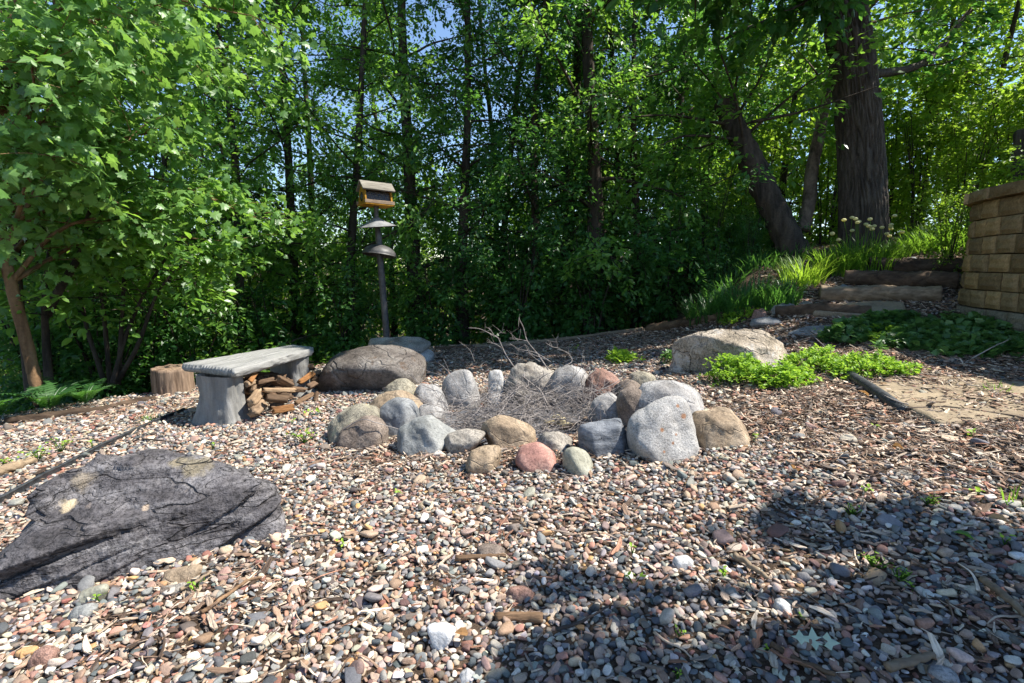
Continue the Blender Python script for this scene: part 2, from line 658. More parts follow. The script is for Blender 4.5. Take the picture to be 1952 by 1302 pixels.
# ash bed of the fire pit
th = np.linspace(0, 2 * np.pi, 48, endpoint=False)
V, F = [], []
rings = np.linspace(0.05, 1, 9)
for r in rings:
    x = PIT[0] + 0.66 * r * np.cos(th)
    y = PIT[1] + 0.50 * r * np.sin(th)
    z = height(x, y) + 0.022 + 0.02 * fbm(np.stack([x * 8, y * 8, x * 0], -1), 3) - 0.04 * (r > 0.95)
    V.append(np.stack([x, y, z], -1))
V = np.vstack(V)
i = np.arange(8)[:, None] * 48
j = np.arange(48)[None]
Q = np.stack([i + j, i + 48 + j, i + 48 + (j + 1) % 48, i + (j + 1) % 48], -1).reshape(-1, 4)
o = link('ash', new_mesh('ash', V, [Q, np.array([[k, (k + 1) % 48, 0] for k in range(1, 47)])], M_ASH))
o['kind'] = 'stuff'

# ================================================================== ROCKS


def hull2d(P):
    P = sorted(map(tuple, P))

    def half(pts):
        h = []
        for p in pts:
            while len(h) >= 2 and (h[-1][0] - h[-2][0]) * (p[1] - h[-2][1]) - (h[-1][1] - h[-2][1]) * (p[0] - h[-2][0]) <= 0:
                h.pop()
            h.append(p)
        return h
    a, b = half(P), half(P[::-1])
    return np.array(a[:-1] + b[:-1])


def stone(name, label, cat, poly, th, mat, p=12, sub=4, rough=0.02, nscale=6.0, seed=0, yb=None, tilt=(0.2, 0.6), front=0.35, extra=None, strata=None, group=None, bury=0.25, Yc=None, crease=0.0, gz0=None):
    """a rock standing on the ground where the photo shows it: its outline from the front, its own thickness th front to back"""
    rs = np.random.default_rng(100 + seed)
    poly = np.array(poly, float)
    yb = yb or poly[:, 1].max()
    cx = (poly[:, 0].min() + poly[:, 0].max()) / 2
    h0 = hit(cx, yb - 1)
    Yc = Yc or h0[1] + th * 0.42
    if name == 'ring_stone':
        m_ = np.array([poly[:, 0].mean(), poly[:, 1].max()])
        poly = m_ + (poly - m_) * 1.09
    W = np.array([at(a, b, Yc) for a, b in poly])
    P2 = W[:, [0, 2]]
    zmin, zmax = P2[:, 1].min(), P2[:, 1].max()
    cut = zmin + 0.35 * (zmax - zmin)
    low = P2[:, 1] < cut
    gz = float(height(W[:, 0].mean(), Yc)) if gz0 is None else gz0
    P2[low, 1] -= bury * (zmax - zmin) + max(0, zmin - gz)
    Hh = hull2d(P2)
    c = np.array([(Hh[:, 0].min() + Hh[:, 0].max()) / 2, Hh[:, 1].min() * 0.5 + Hh[:, 1].max() * 0.5])
    planes = []
    n = len(Hh)
    for k in range(n):
        a, b = Hh[k], Hh[(k + 1) % n]
        e = b - a
        L = np.hypot(*e)
        if L < 1e-4:
            continue
        nr = np.array([e[1], -e[0]]) / L
        d = nr @ (a - c)
        if d < 0:
            nr, d = -nr, -d
        d = max(d, 0.01)
        for sgn in (-1, 1):
            tt = rs.uniform(*tilt) * sgn
            nn = np.array([nr[0], tt, nr[1]])
            planes.append((nn, d / np.linalg.norm(nn)))
    hw = (Hh[:, 0].max() - Hh[:, 0].min()) / 2
    hz = (Hh[:, 1].max() - Hh[:, 1].min()) / 2
    planes.append(((rs.normal(0, .15), -1, front + rs.normal(0, .06)), th / 2))
    planes.append(((rs.normal(0, .15), 1, rs.uniform(0, .3)), th / 2))
    for k in range(5):
        nn = rs.normal(size=3)
        nn[1] = -abs(nn[1])
        nn /= np.linalg.norm(nn)
        planes.append((nn, (abs(nn[0]) * hw + abs(nn[1]) * th / 2 + abs(nn[2]) * hz) * rs.uniform(0.78, 0.95)))
    org = np.array([c[0], Yc, gz])
    cen = np.array([c[0], Yc, c[1]])
    if extra:
        for nn, pt in extra:
            nn = np.array(nn, float)
            nn /= np.linalg.norm(nn)
            planes.append((nn, max(0.02, nn @ (np.array(pt) - cen))))
    V, F = pnorm_shape(planes, p, sub)
    for ax_i, col_ in (((0, 0), (2, 1)) if seed != 51 else ()):
        lo_, hi_ = Hh[:, col_].min() - c[col_], Hh[:, col_].max() - c[col_]
        v_ = V[:, ax_i]
        V[:, ax_i] = np.where(v_ > 0, v_ * hi_ / v_.max(), v_ * lo_ / v_.min())
    D = V / np.linalg.norm(V, axis=1)[:, None]
    q = V * nscale + seed * 3.7
    V = V + D * (rough * fbm(q, 5, 0.55))[:, None]
    V = V + D * (rough * 0.7 * fbm(q * 0.45 + 5, 2))[:, None]
    if crease:
        V = V - D * (crease * np.maximum(0, ridged(q * 0.5 + 31, 2) - 0.9))[:, None]
    if strata:
        ax, fr, amp = strata
        ax = np.array(ax, float)
        ax /= np.linalg.norm(ax)
        along = q * 0.35
        s = (V @ ax) * fr + 0.9 * fbm(along * .8, 2)
        for fq, am in ((1.0, 1.0), (1.9, .4)):
            sq = s * fq
            fl = np.floor(sq)
            saw = sq - fl
            hsh = pnoise(np.stack([fl * 3.71 + .37, along[:, 0] * 1.3 + seed, along[:, 1] * 1.3 + fl * .61], -1))
            V = V + D * (amp * am * np.clip(.25 + 1.7 * hsh, 0, 1.5) * (np.minimum((1 - saw) * 1.0, saw * 4.5) - .5))[:, None]
    V = V + (cen - org)
    o = link(name, new_mesh(name, V, F, mat), loc=tuple(org))
    tag(o, label, cat, group)
    return o


def spot_on(o, px, py):
    """object-space point of rock o nearest to the photo pixel, on its near side"""
    n = len(o.data.vertices)
    V = np.zeros(n * 3, np.float32)
    o.data.vertices.foreach_get('co', V)
    V = V.reshape(-1, 3)
    X, Y, D = project(V + np.array(o.location))
    s = np.hypot(X - px, Y - py) + (D - D.min()) * 60
    return tuple(float(c) for c in V[np.argmin(s)])


W_GREY = rock_mat('pale_granite', (0.27, 0.26, 0.25), (0.39, 0.375, 0.355), (0.17, 0.16, 0.15), 6, 0.55, 0.7, light=(0.5, 0.485, 0.46), cracks=.18)
W_WHITE = rock_mat('white_limestone', (0.44, 0.43, 0.41), (0.58, 0.57, 0.55), (0.3, 0.28, 0.25), 6, 0.45, 0.5)
W_TAN = rock_mat('tan_sandstone', (0.26, 0.195, 0.13), (0.40, 0.31, 0.215), (0.16, 0.115, 0.075), 5, 0.5, 0.6, light=(0.47, 0.38, 0.28), cracks=.2)
W_BROWN = rock_mat('brown_granite', (0.165, 0.13, 0.105), (0.26, 0.21, 0.17), (0.09, 0.07, 0.055), 8, 0.8, 0.6)
W_LICHEN = rock_mat('lichen_rock', (0.25, 0.225, 0.17), (0.38, 0.345, 0.26), (0.12, 0.105, 0.085), 9, 0.85, 0.8, lichen=((0.38, 0.36, 0.22), 7, 0.56))
W_BLUE = rock_mat('blue_grey_basalt', (0.185, 0.19, 0.192), (0.275, 0.28, 0.278), (0.115, 0.118, 0.118), 6, 0.5, 0.4, lichen=((0.34, 0.27, 0.2), 9, 0.66))
W_GREEN = rock_mat('green_grey_rock', (0.22, 0.223, 0.21), (0.32, 0.32, 0.30), (0.12, 0.12, 0.11), 5, 0.4, 0.6)
W_PINK = rock_mat('pink_quartzite', (0.34, 0.175, 0.14), (0.46, 0.27, 0.215), (0.22, 0.11, 0.09), 6, 0.5, 0.4)
W_OLIVE = rock_mat('olive_grey_rock', (0.27, 0.26, 0.2), (0.36, 0.35, 0.28), (0.15, 0.14, 0.105), 5, 0.4, 0.4)
W_RED = rock_mat('red_brown_rock', (0.26, 0.15, 0.115), (0.36, 0.235, 0.19), (0.14, 0.085, 0.065), 8, 0.7, 0.8)
W_SLATE = rock_mat('banded_slate', (0.115, 0.125, 0.14), (0.2, 0.21, 0.225), (0.055, 0.06, 0.07), 5, 0.35, 0.6, strata=((1.2, 1.2, 6), (0, R(-14), 0)), lichen=((0.25, 0.13, 0.075), 5, 0.6), cracks=.8)
W_BOULDER = rock_mat('rounded_boulder_rock', (0.11, 0.093, 0.08), (0.19, 0.17, 0.15), (0.045, 0.035, 0.028), 3.2, 0.6, 0.9, lichen=((0.09, 0.06, 0.04), 4.5, 0.58), light=(0.30, 0.285, 0.265), cracks=.35)
W_LEDGE = rock_mat('ledge_rock', (0.25, 0.225, 0.19), (0.36, 0.325, 0.28), (0.13, 0.11, 0.09), 5, 0.7, 0.7)
W_BIGTAN = rock_mat('rough_tan_boulder', (0.30, 0.25, 0.19), (0.42, 0.36, 0.29), (0.17, 0.14, 0.10), 5, 0.85, 1.0, lichen=((0.40, 0.37, 0.33), 6, 0.56), cracks=.4)

RG = 'ring stones of the fire pit'
ring = [
    ('olive lichen-mottled stone, farthest left at the back of the fire ring', [(733, 752), (740, 738), (757, 727), (775, 726), (790, 738), (794, 757), (760, 760)], .22, W_LICHEN, 10, .012),
    ('grey speckled round stone behind the tan dome, left of the upright white oval', [(790, 775), (790, 748), (805, 736), (825, 738), (842, 752), (852, 780), (842, 792), (800, 792)], .26, W_GREY, 9, .010),
    ('smooth upright white-grey oval stone at the back left of the ring', [(843, 755), (850, 722), (870, 710), (893, 712), (905, 735), (913, 762), (905, 779), (880, 780), (850, 776)], .22, W_GREY, 10, .006),
    ('narrow chalk-white standing stone at the back of the fire ring', [(928, 765), (934, 714), (955, 710), (965, 738), (960, 772), (940, 772)], .14, W_WHITE, 14, .012),
    ('cream craggy block at the very back of the ring behind the twigs', [(968, 750), (978, 712), (1000, 698), (1025, 699), (1050, 715), (1052, 750), (1035, 778), (985, 778)], .26, W_LEDGE, 14, .02),
    ('plain grey stone with a flat face at the back right of the ring', [(1046, 745), (1058, 714), (1075, 703), (1100, 704), (1118, 720), (1115, 750), (1105, 772), (1060, 770)], .26, W_GREY, 16, .008),
    ('rough red-brown stone on the far right rim of the ring', [(1113, 752), (1122, 720), (1145, 709), (1165, 716), (1181, 730), (1178, 752), (1150, 768), (1118, 768)], .26, W_RED, 16, .014),
    ('small yellow-tan pitted stone on the outer back right of the ring', [(1195, 735), (1202, 715), (1222, 711), (1240, 720), (1247, 735), (1240, 748), (1200, 748)], .2, W_LICHEN, 12, .012),
    ('brown-grey wedge stone between the red-brown and yellow-tan stones', [(1166, 755), (1178, 734), (1195, 726), (1215, 731), (1228, 750), (1220, 764), (1172, 764)], .22, W_BROWN, 18, .008),
    ('dark-sided tan cobble wedged inside the right of the ring', [(1178, 790), (1180, 755), (1200, 743), (1222, 750), (1226, 785), (1215, 812), (1180, 810)], .2, W_BROWN, 12, .008),
    ('grey speckled cobble on the inner right of the ring above the ash', [(1126, 802), (1130, 775), (1147, 760), (1170, 756), (1182, 768), (1186, 800), (1170, 812), (1130, 812)], .2, W_GREY, 10, .010),
    ('largest pale grey boulder on the right shoulder of the ring', [(1204, 800), (1206, 765), (1225, 742), (1255, 731), (1290, 733), (1320, 750), (1338, 782), (1330, 812), (1215, 812)], .36, W_GREY, 11, .010),
    ('tall pale wedge stone with rust spots at the front right of the ring', [(1198, 828), (1206, 802), (1230, 783), (1268, 767), (1298, 769), (1314, 798), (1329, 848), (1327, 864), (1298, 873), (1235, 869), (1212, 850)], .26, W_WHITE, 18, .008),
    ('smooth tan block with a worn notch outside the right of the ring', [(1315, 812), (1333, 788), (1368, 783), (1396, 790), (1411, 815), (1429, 846), (1420, 850), (1345, 850), (1320, 835)], .26, W_TAN, 16, .010),
    ('dark slate block with rusty bands at the front of the ring', [(1106, 835), (1112, 814), (1160, 803), (1182, 802), (1192, 825), (1201, 848), (1196, 861), (1160, 872), (1115, 865)], .2, W_SLATE, 26, .008),
    ('tan-brown wedge tilted over the front rim of the ring', [(923, 822), (928, 808), (950, 797), (985, 803), (1019, 821), (1018, 838), (1000, 851), (970, 853), (935, 838)], .2, W_TAN, 26, .006),
    ('smooth pink oval stone lying in front of the ring', [(986, 878), (995, 856), (1015, 848), (1040, 852), (1059, 870), (1058, 890), (1040, 901), (1010, 897)], .2, W_PINK, 9, .005),
    ('olive-grey egg-shaped stone in front of the slate block', [(1073, 870), (1083, 857), (1100, 856), (1120, 870), (1131, 890), (1126, 906), (1105, 907), (1080, 895)], .18, W_OLIVE, 10, .005),
    ('flat whitish stone half buried behind the pink and olive stones', [(1028, 845), (1038, 827), (1065, 825), (1085, 838), (1093, 858), (1060, 862), (1032, 855)], .2, W_LEDGE, 14, .010),
    ('flat dusty brown stone sunk in chips in front of the ring', [(889, 890), (898, 864), (925, 855), (952, 862), (947, 888), (915, 903)], .2, W_TAN, 12, .010),
    ('angular grey-green boulder at the front left of the ring', [(757, 845), (766, 820), (797, 800), (820, 797), (853, 815), (869, 829), (852, 848), (830, 864), (785, 861)], .26, W_GREEN, 30, .008),
    ('low streaked tan stone between the angular grey and tan wedge stones', [(846, 848), (855, 831), (885, 825), (922, 828), (910, 850), (880, 867), (855, 860)], .2, W_LEDGE, 22, .010),
    ('blue-grey rounded boulder leaning on the tan dome', [(722, 805), (727, 788), (745, 769), (765, 764), (786, 772), (798, 797), (794, 818), (765, 830), (728, 824)], .2, W_BLUE, 14, .007),
    ('large tan domed boulder at the left of the ring', [(688, 795), (708, 772), (730, 755), (757, 750), (783, 758), (803, 778), (808, 795), (780, 800), (700, 800)], .26, W_TAN, 9, .008),
    ('mossy tan-grey boulder at the far left end of the ring', [(629, 830), (633, 805), (645, 790), (665, 780), (690, 778), (715, 786), (724, 812), (700, 840), (640, 842)], .26, W_LICHEN, 12, .010),
    ('brown-grey granite cobble lowest at the left of the ring', [(648, 848), (652, 822), (670, 808), (700, 797), (722, 802), (737, 817), (735, 840), (700, 850), (660, 853)], .2, W_BROWN, 12, .008),
    ('light grey slab between the speckled round stone and the angular boulder', [(798, 800), (805, 778), (828, 772), (845, 786), (847, 810), (820, 815), (800, 812)], .2, W_GREY, 14, .008),
]
ring_objs = []
for k, (lab, poly, th_, m, p_, ro) in enumerate(ring):
    ring_objs.append(stone('ring_stone', lab, 'stone', poly, th_, m, p_, 4, ro * 1.45, 7.0, k, group=RG, front=0.3 if k != 12 else 0.45))
# a rust-spotted twin of the white stone's material, the spots put where the stone has them
wed = ring_objs[12]
RUST = (0.30, 0.13, 0.05)
sp_list = [(spot_on(wed, *q), r_, RUST) for q, r_ in (((1290, 775), .011), ((1303, 792), .017), ((1264, 819), .013), ((1290, 829), .011), ((1282, 846), .009), ((1268, 862), .010))]
wed.data.materials[0] = rock_mat('rust_spotted_stone', (0.33, 0.315, 0.295), (0.43, 0.415, 0.39), (0.24, 0.225, 0.2), 8, 0.6, 0.8, spots=sp_list)

# the big boulders
A_ = hit(60, 1150)
B_ = hit(545, 1026)
ab_ = (B_ - A_) * np.array([1, 1, 0])
ab_ /= np.linalg.norm(ab_)
nh = np.array([ab_[1], -ab_[0], 0.0])
if nh[1] > 0:
    nh = -nh
zz_ = np.array([0, 0, 1.0])
big = stone('boulder', 'huge dark layered grey boulder sprawling in the left foreground gravel', 'boulder',
            [(-90, 1180), (-90, 960), (150, 815), (450, 815), (590, 890), (600, 1050), (300, 1120)],
            1.3, M_SOIL, 60, 7, 0.024, 4.0, 51, yb=1085, Yc=2.0, front=.6, tilt=(0.02, 0.1), bury=0.35, crease=0.05, strata=((-0.30, -0.15, 1.0), 8, 0.07),
            extra=[(nh * .97 + zz_ * .22, at(300, 965, 1.74)), (nh * .66 + zz_ * .75 + np.array([-.12, 0, 0]), at(280, 915, 1.83)), (nh * .42 + zz_ * .9 + np.array([.2, 0, 0]), at(380, 905, 1.87)), (nh * .2 + zz_ * .98, at(300, 850, 1.98)),
                   ((0, .52, .86), at(300, 848, 1.98)), ((-.30, .45, .84), at(215, 852, 1.94)), ((-.46, .36, .80), at(150, 886, 1.86)), ((-.62, .2, .72), at(80, 932, 1.78)), ((-.9, .1, .35), at(0, 1010, 1.64)), ((-.8, -.5, .4), at(-5, 1080, 1.56)),
                   ((.22, .5, .84), at(395, 856, 1.98)), ((.50, .42, .76), at(440, 882, 1.97)), ((.36, .55, .75), at(505, 915, 1.97)), ((.85, .5, .25), at(536, 970, 1.93)), ((.85, -.3, .4), at(525, 985, 1.90)), ((0, 1, .25), (-1.2, 2.5, .1))])
spots = [(spot_on(big, 130, 965), .032, (0.52, 0.42, 0.27)), (spot_on(big, 136, 955), .014, (0.52, 0.42, 0.27)), (spot_on(big, 375, 888), .06, (0.25, 0.21, 0.14)), (spot_on(big, 340, 880), .04, (0.25, 0.21, 0.14)), (spot_on(big, 160, 915), .045, (0.24, 0.2, 0.15)), (spot_on(big, 278, 968), .014, (0.5, 0.38, 0.27))]
big.data.materials[0] = rock_mat('dark_gneiss', (0.082, 0.076, 0.079), (0.165, 0.156, 0.158), (0.035, 0.032, 0.033), 4.0, 0.9, 1.0, strata=((0.8, 1.0, 4.5), (R(18), R(-18), 0)), spots=spots, lichen=((0.17, 0.14, 0.12), 5, 0.63), light=(0.27, 0.257, 0.25), cracks=.4)
stone('boulder', 'rough tan boulder behind the bright green groundcover on the right', 'boulder',
      [(1280, 700), (1283, 660), (1300, 645), (1340, 632), (1440, 627), (1470, 639), (1492, 655), (1501, 680), (1494, 705), (1440, 718), (1330, 716), (1287, 710)], .55, W_BIGTAN, 40, 5, .024, 5, 61, front=.55, crease=0.03, extra=[((-.55, -.8, .05), hit(1330, 712) + np.array([0, .0, .1]))])
stone('boulder', 'long rounded grey-brown boulder just right of the bench', 'boulder',
      [(610, 728), (618, 700), (640, 674), (700, 657), (760, 657), (803, 674), (812, 695), (800, 716), (740, 733), (622, 745)], .55, W_BOULDER, 9, 5, .014, 4, 62, front=-.7, crease=0.02)
stone('flat_rock', 'flat pale ledge stone under the bird feeder pole', 'rock',
      [(702, 655), (706, 645), (760, 642), (800, 643), (821, 655), (806, 664), (704, 661)], .42, W_LEDGE, 26, 4, .01, 6, 63, Yc=hit(770, 690)[1] + .1, bury=0.0)
stone('flat_rock', 'lower grey stone propping the ledge stone beside the rounded boulder', 'rock',
      [(720, 690), (740, 662), (800, 662), (826, 672), (829, 690), (800, 700)], .4, W_GREY, 22, 4, .012, 6, 64, Yc=hit(780, 692)[1] + .12, bury=.3)
# stones by the steps
ST = 'stones beside the log steps'
for k, (lab, poly, th_, m) in enumerate([
        ('blue-grey rounded stone behind the tan boulder at the foot of the steps', [(1430, 618), (1436, 608), (1460, 604), (1485, 608), (1496, 619), (1470, 624)], .22, W_BLUE),
        ('reddish stone at the end of the border log', [(1432, 608), (1438, 592), (1455, 588), (1464, 598), (1462, 610)], .2, W_RED),
        ('pale grey stone left of the lowest step log', [(1470, 596), (1476, 584), (1500, 577), (1515, 580), (1519, 592), (1495, 600)], .24, W_GREY),
        ('small tan stone between grey stone and lowest step log', [(1518, 590), (1524, 578), (1540, 574), (1552, 582), (1548, 592)], .2, W_LICHEN),
        ('triangular blue-grey stone at the left end of the second step log', [(1592, 555), (1597, 548), (1608, 541), (1616, 544), (1622, 556)], .16, W_BLUE),
        ('small light round stone left of the third step log', [(1658, 525), (1662, 516), (1671, 515), (1680, 522), (1676, 529)], .12, W_GREY),
        ('tiny pale stone beside the round one on the steps', [(1640, 529), (1645, 525), (1658, 526), (1656, 533)], .1, W_GREY),
        ('dark blue-grey stone above the top step log', [(1722, 506), (1728, 492), (1744, 489), (1750, 497), (1748, 507)], .2, W_BLUE),
        ('low dark flat stone at the top of the steps', [(1758, 506), (1770, 496), (1800, 493), (1828, 494), (1830, 503), (1790, 509)], .3, W_SLATE),
        ('brown stone at the foot of the block wall by the steps', [(1800, 530), (1806, 520), (1825, 517), (1832, 525), (1826, 534)], .2, W_BROWN)]):
    stone('step_stone', lab, 'stone', poly, th_, m, 12, 3, .006, 10, 70 + k, group=ST)
stone('rock', 'flat tan rock lying alone on the gravel at the right', 'rock', [(1697, 912), (1702, 902), (1725, 896), (1742, 902), (1746, 914), (1725, 919)], .12, W_LEDGE, 22, 3, .004, 14, 85)
_rp = at(1974, 300, 5.75)
_rz = float(height(_rp[0], 5.75))
V, F = tube(smooth_path([(0, 0, -.1), (.02, 0, .6), (0, 0, at(1965, 256, 5.75)[2] - _rz), (0, 0, at(1965, 252, 5.75)[2] - _rz)], 24), np.concatenate([np.linspace(.22, .18, 22), [.15, .07]]), 28, True, 4, .12)
tag(link('broken_stump', new_mesh('broken_stump', V, F, M_BARK_OAK), loc=(_rp[0], 5.75, _rz)), 'dark broken tree stump showing above the block wall at the right edge', 'stump')
stone('rock', 'sharp white quartz shard in the front gravel', 'rock', [(813, 1195), (850, 1190), (869, 1200), (868, 1210), (838, 1240), (826, 1222)], .05, rock_mat('quartz', (0.6, 0.59, 0.57), (0.68, 0.67, 0.65), (0.42, 0.41, 0.4), 8, 0.3, 0.5), 40, 3, .002, 30, 87)
FR = 'larger stones lying in the gravel'
for k, (lab, poly, th_, m) in enumerate([
        ('tan flat cobble against the front foot of the dark boulder', [(310, 1105), (318, 1088), (350, 1080), (384, 1082), (374, 1108), (325, 1116)], .07, W_TAN),
        ('pale wedge of stone next to the tan flat cobble', [(297, 1140), (312, 1118), (352, 1110), (357, 1122), (330, 1136)], .06, W_LEDGE),
        ('olive-brown cobble touching the dark boulder front', [(148, 1145), (156, 1128), (195, 1115), (206, 1122), (196, 1142), (165, 1150)], .06, W_OLIVE),
        ('dark grey flat cobble in front of the dark boulder', [(127, 1172), (140, 1160), (165, 1152), (184, 1160), (170, 1178), (140, 1182)], .06, W_GREEN),
        ('big reddish brown cobble at the front left', [(62, 1265), (66, 1245), (85, 1236), (106, 1244), (108, 1262), (92, 1276), (72, 1276)], .05, W_RED),
        ('oblong brown cobble in the middle of the gravel', [(908, 1052), (914, 1042), (945, 1039), (964, 1045), (964, 1060), (935, 1066), (912, 1062)], .07, W_BROWN),
        ('flat mauve-brown pebble slab at the shade edge', [(966, 1132), (975, 1120), (1000, 1120), (1019, 1133), (1010, 1146), (975, 1147)], .06, W_RED),
        ('cream round cobble in the shaded gravel', [(1477, 1170), (1480, 1150), (1495, 1146), (1512, 1158), (1508, 1176), (1490, 1179)], .045, W_WHITE),
        ('white cobble at the middle of the bottom edge', [(872, 1305), (876, 1285), (893, 1275), (909, 1285), (910, 1305)], .05, W_WHITE),
        ('large smooth grey cobble at the bottom right', [(1768, 1300), (1774, 1280), (1795, 1274), (1820, 1280), (1832, 1302), (1800, 1312)], .06, W_GREY),
        ('grey-mauve oval cobble in shade at the right', [(1864, 1180), (1870, 1167), (1895, 1167), (1909, 1182), (1900, 1192), (1875, 1192)], .05, W_RED),
        ('white block pebble on the sunlit patch at the right', [(1281, 1078), (1286, 1062), (1310, 1058), (1323, 1070), (1318, 1082), (1295, 1086)], .05, W_WHITE)]):
    stone('cobble', lab, 'stone', poly, th_, m, 16, 3, .003, 20, 90 + k, group=FR)

# ================================================================== BENCH


def slab(outline, thick, seed=0, wob=0.006, zn=0.004, round_=0.25, n=120, nscale=9):
    """irregular flat slab with rounded rims; outline (k,2) anticlockwise, top at z=0"""
    P = smooth_path(np.vstack([outline, outline[:1]]), n + 1)[:-1] if False else None
    O = np.array(outline, float)
    seg = np.linalg.norm(np.roll(O, -1, 0) - O, axis=1)
    cum = np.concatenate([[0], np.cumsum(seg)])
    u = np.linspace(0, cum[-1], n, endpoint=False)
    Oc = np.vstack([O, O[:1]])
    P = np.stack([np.interp(u, cum, Oc[:, k]) for k in (0, 1)], -1)
    P = (np.roll(P, 1, 0) + 2 * P + np.roll(P, -1, 0)) / 4
    c = P.mean(0)
    prof = [(0.0, 0), (0.25, 0), (0.5, 0), (0.72, 0), (0.88, 0), (0.965, -0.02), (0.99, -round_ * 0.5), (1.0, -round_), (1.0, -0.5), (0.985, -1 + round_), (0.97, -1 + round_ * .4), (0.9, -1.0), (0.5, -1), (0.0, -1)]
    V = []
    for k, (s_, z_) in enumerate(prof):
        q = c + (P - c) * s_
        zz = np.full(n, z_ * thick)
        d3 = np.stack([q[:, 0] * nscale + seed, q[:, 1] * nscale, zz * 60], -1)
        out = (P - c) / (np.linalg.norm(P - c, axis=1)[:, None] + 1e-9)
        q = q + out * (wob * s_ * (fbm(d3, 3) + 1.2 * (ridged(np.stack([q[:, 0] * 3 + seed, q[:, 1] * 3, zz * 90], -1), 2) - .6)))[:, None]
        zz = zz + zn * fbm(np.stack([q[:, 0] * nscale, q[:, 1] * nscale * 2, zz * 0 + seed], -1), 3) * (1 if k < 6 else .5)
        V.append(np.c_[q, zz])
    m = len(prof)
    i = np.arange(m - 1)[:, None] * n
    j = np.arange(n)[None]
    Q = np.stack([i + j, i + n + j, i + n + (j + 1) % n, i + (j + 1) % n], -1).reshape(-1, 4)
    return np.vstack(V), Q


t = NT('faux_wood_concrete')
v = t.coord('Object', (1.2, 9, 9))
n1 = t.noise(v, 2.2, 6, 0.6, 0.8)
w = t.n('ShaderNodeTexWave', bands_direction='Y')
w.inputs['Scale'].default_value = 6
w.inputs['Distortion'].default_value = 9
w.inputs['Detail'].default_value = 3
t.l(t.coord('Object', (0.5, 1.6, 1.6)), w.inputs['Vector'])
n2 = t.noise(t.coord('Object'), 90, 4, 0.7)
col = t.ramp(n1, [(0.3, (0.19, 0.187, 0.175)), (0.55, (0.28, 0.275, 0.258)), (0.75, (0.37, 0.362, 0.34))])
col = t.mix(0.35, col, t.ramp(n2, [(0.35, (0.7, 0.7, 0.7)), (0.65, (1.15, 1.15, 1.15))]), 'MULTIPLY')
hh = t.math('ADD', t.math('MULTIPLY', w.outputs['Fac'], 0.6), t.math('MULTIPLY', n1, 0.8))
M_BENCH = t.fin(t.pbsdf(col, 0.85, t.bump(n2, 0.2, 0.005, t.bump(hh, 0.6, 0.012)), 0.2))

t = NT('faux_wood_leg')
v = t.coord('Object', (9, 9, 1.4))
n1 = t.noise(v, 1.6, 6, 0.6, 1.0)
n2 = t.noise(t.coord('Object'), 90, 4, 0.7)
col = t.ramp(n1, [(0.3, (0.15, 0.147, 0.135)), (0.55, (0.22, 0.215, 0.20)), (0.75, (0.30, 0.295, 0.275))])
col = t.mix(0.35, col, t.ramp(n2, [(0.35, (0.7, 0.7, 0.7)), (0.65, (1.15, 1.15, 1.15))]), 'MULTIPLY')
M_LEG = t.fin(t.pbsdf(col, 0.85, t.bump(n2, 0.2, 0.005, t.bump(n1, 0.8, 0.02)), 0.2))

legb = hit(418, 812)
zs = at(388, 703, legb[1] + .02)[2]
nearL, nearR = at_z(344, 693, zs), at_z(446, 704, zs)
farR, farL = at_z(604, 662, zs), at_z(560, 656, zs)
mid_n, mid_f = (nearL + nearR) / 2, (farL + farR) / 2
ax = (mid_f - mid_n)
blen = np.hypot(ax[0], ax[1])
baz = math.atan2(ax[1], ax[0])
bc = (mid_n + mid_f) / 2
bench = thing('bench', 'grey concrete bench cast to look like wood with firewood stacked underneath', 'bench', (bc[0], bc[1], zs), baz)
bw = 0.33
cb_, sb_ = math.cos(baz), math.sin(baz)
def bl(p):
    d = np.array(p[:2]) - bc[:2]
    return (d[0] * cb_ + d[1] * sb_, -d[0] * sb_ + d[1] * cb_)
nL, nR, fR, fL = bl(nearL), bl(nearR), bl(farR), bl(farL)
mixp = lambda a, b, t_, o_=(0, 0): (a[0] + (b[0] - a[0]) * t_ + o_[0], a[1] + (b[1] - a[1]) * t_ + o_[1])
ol = [nR, mixp(nR, fR, .3, (0, -.012)), mixp(nR, fR, .65, (0, .006)), mixp(nR, fR, .95), mixp(fR, fL, .2, (.02, 0)), mixp(fR, fL, .7), fL, mixp(fL, nL, .5, (0, .012)), nL, mixp(nL, nR, .5, (.012, 0))]
V, Q = slab(ol, 0.068, 3, 0.005, 0.003, 0.3, 260)
link('seat', new_mesh('seat', V, Q, M_BENCH), bench)


def bench_leg(hgt, seed):
    nz, ns = 26, 72
    th = np.linspace(0, 2 * np.pi, ns, endpoint=False)
    V = []
    for k in range(nz):
        u = k / (nz - 1)
        fl = 0.05 * (1 - u) ** 3 * 1.6 + 0.012 * u ** 3
        ex = 5.0
        c, s_ = np.cos(th), np.sin(th)
        rr = (np.abs(c) ** ex + np.abs(s_) ** ex) ** (-1 / ex)
        x = (0.07 + fl) * rr * c
        y = (0.142 + fl) * rr * s_
        d = 0.010 * fbm(np.stack([x * 16 + seed, y * 16, 0 * x + u * 2.2], -1), 3) + 0.006 * ridged(np.stack([x * 25, y * 25 + seed, 0 * x + u * 3], -1), 2)
        nrm = np.stack([c, s_], -1)
        x, y = x + nrm[:, 0] * d, y + nrm[:, 1] * d
        V.append(np.stack([x, y, np.full(ns, -hgt * (1 - u))], -1))
    i = np.arange(nz - 1)[:, None] * ns
    j = np.arange(ns)[None]
    Q = np.stack([i + j, i + (j + 1) % ns, i + ns + (j + 1) % ns, i + ns + j], -1).reshape(-1, 4)
    return np.vstack(V), Q


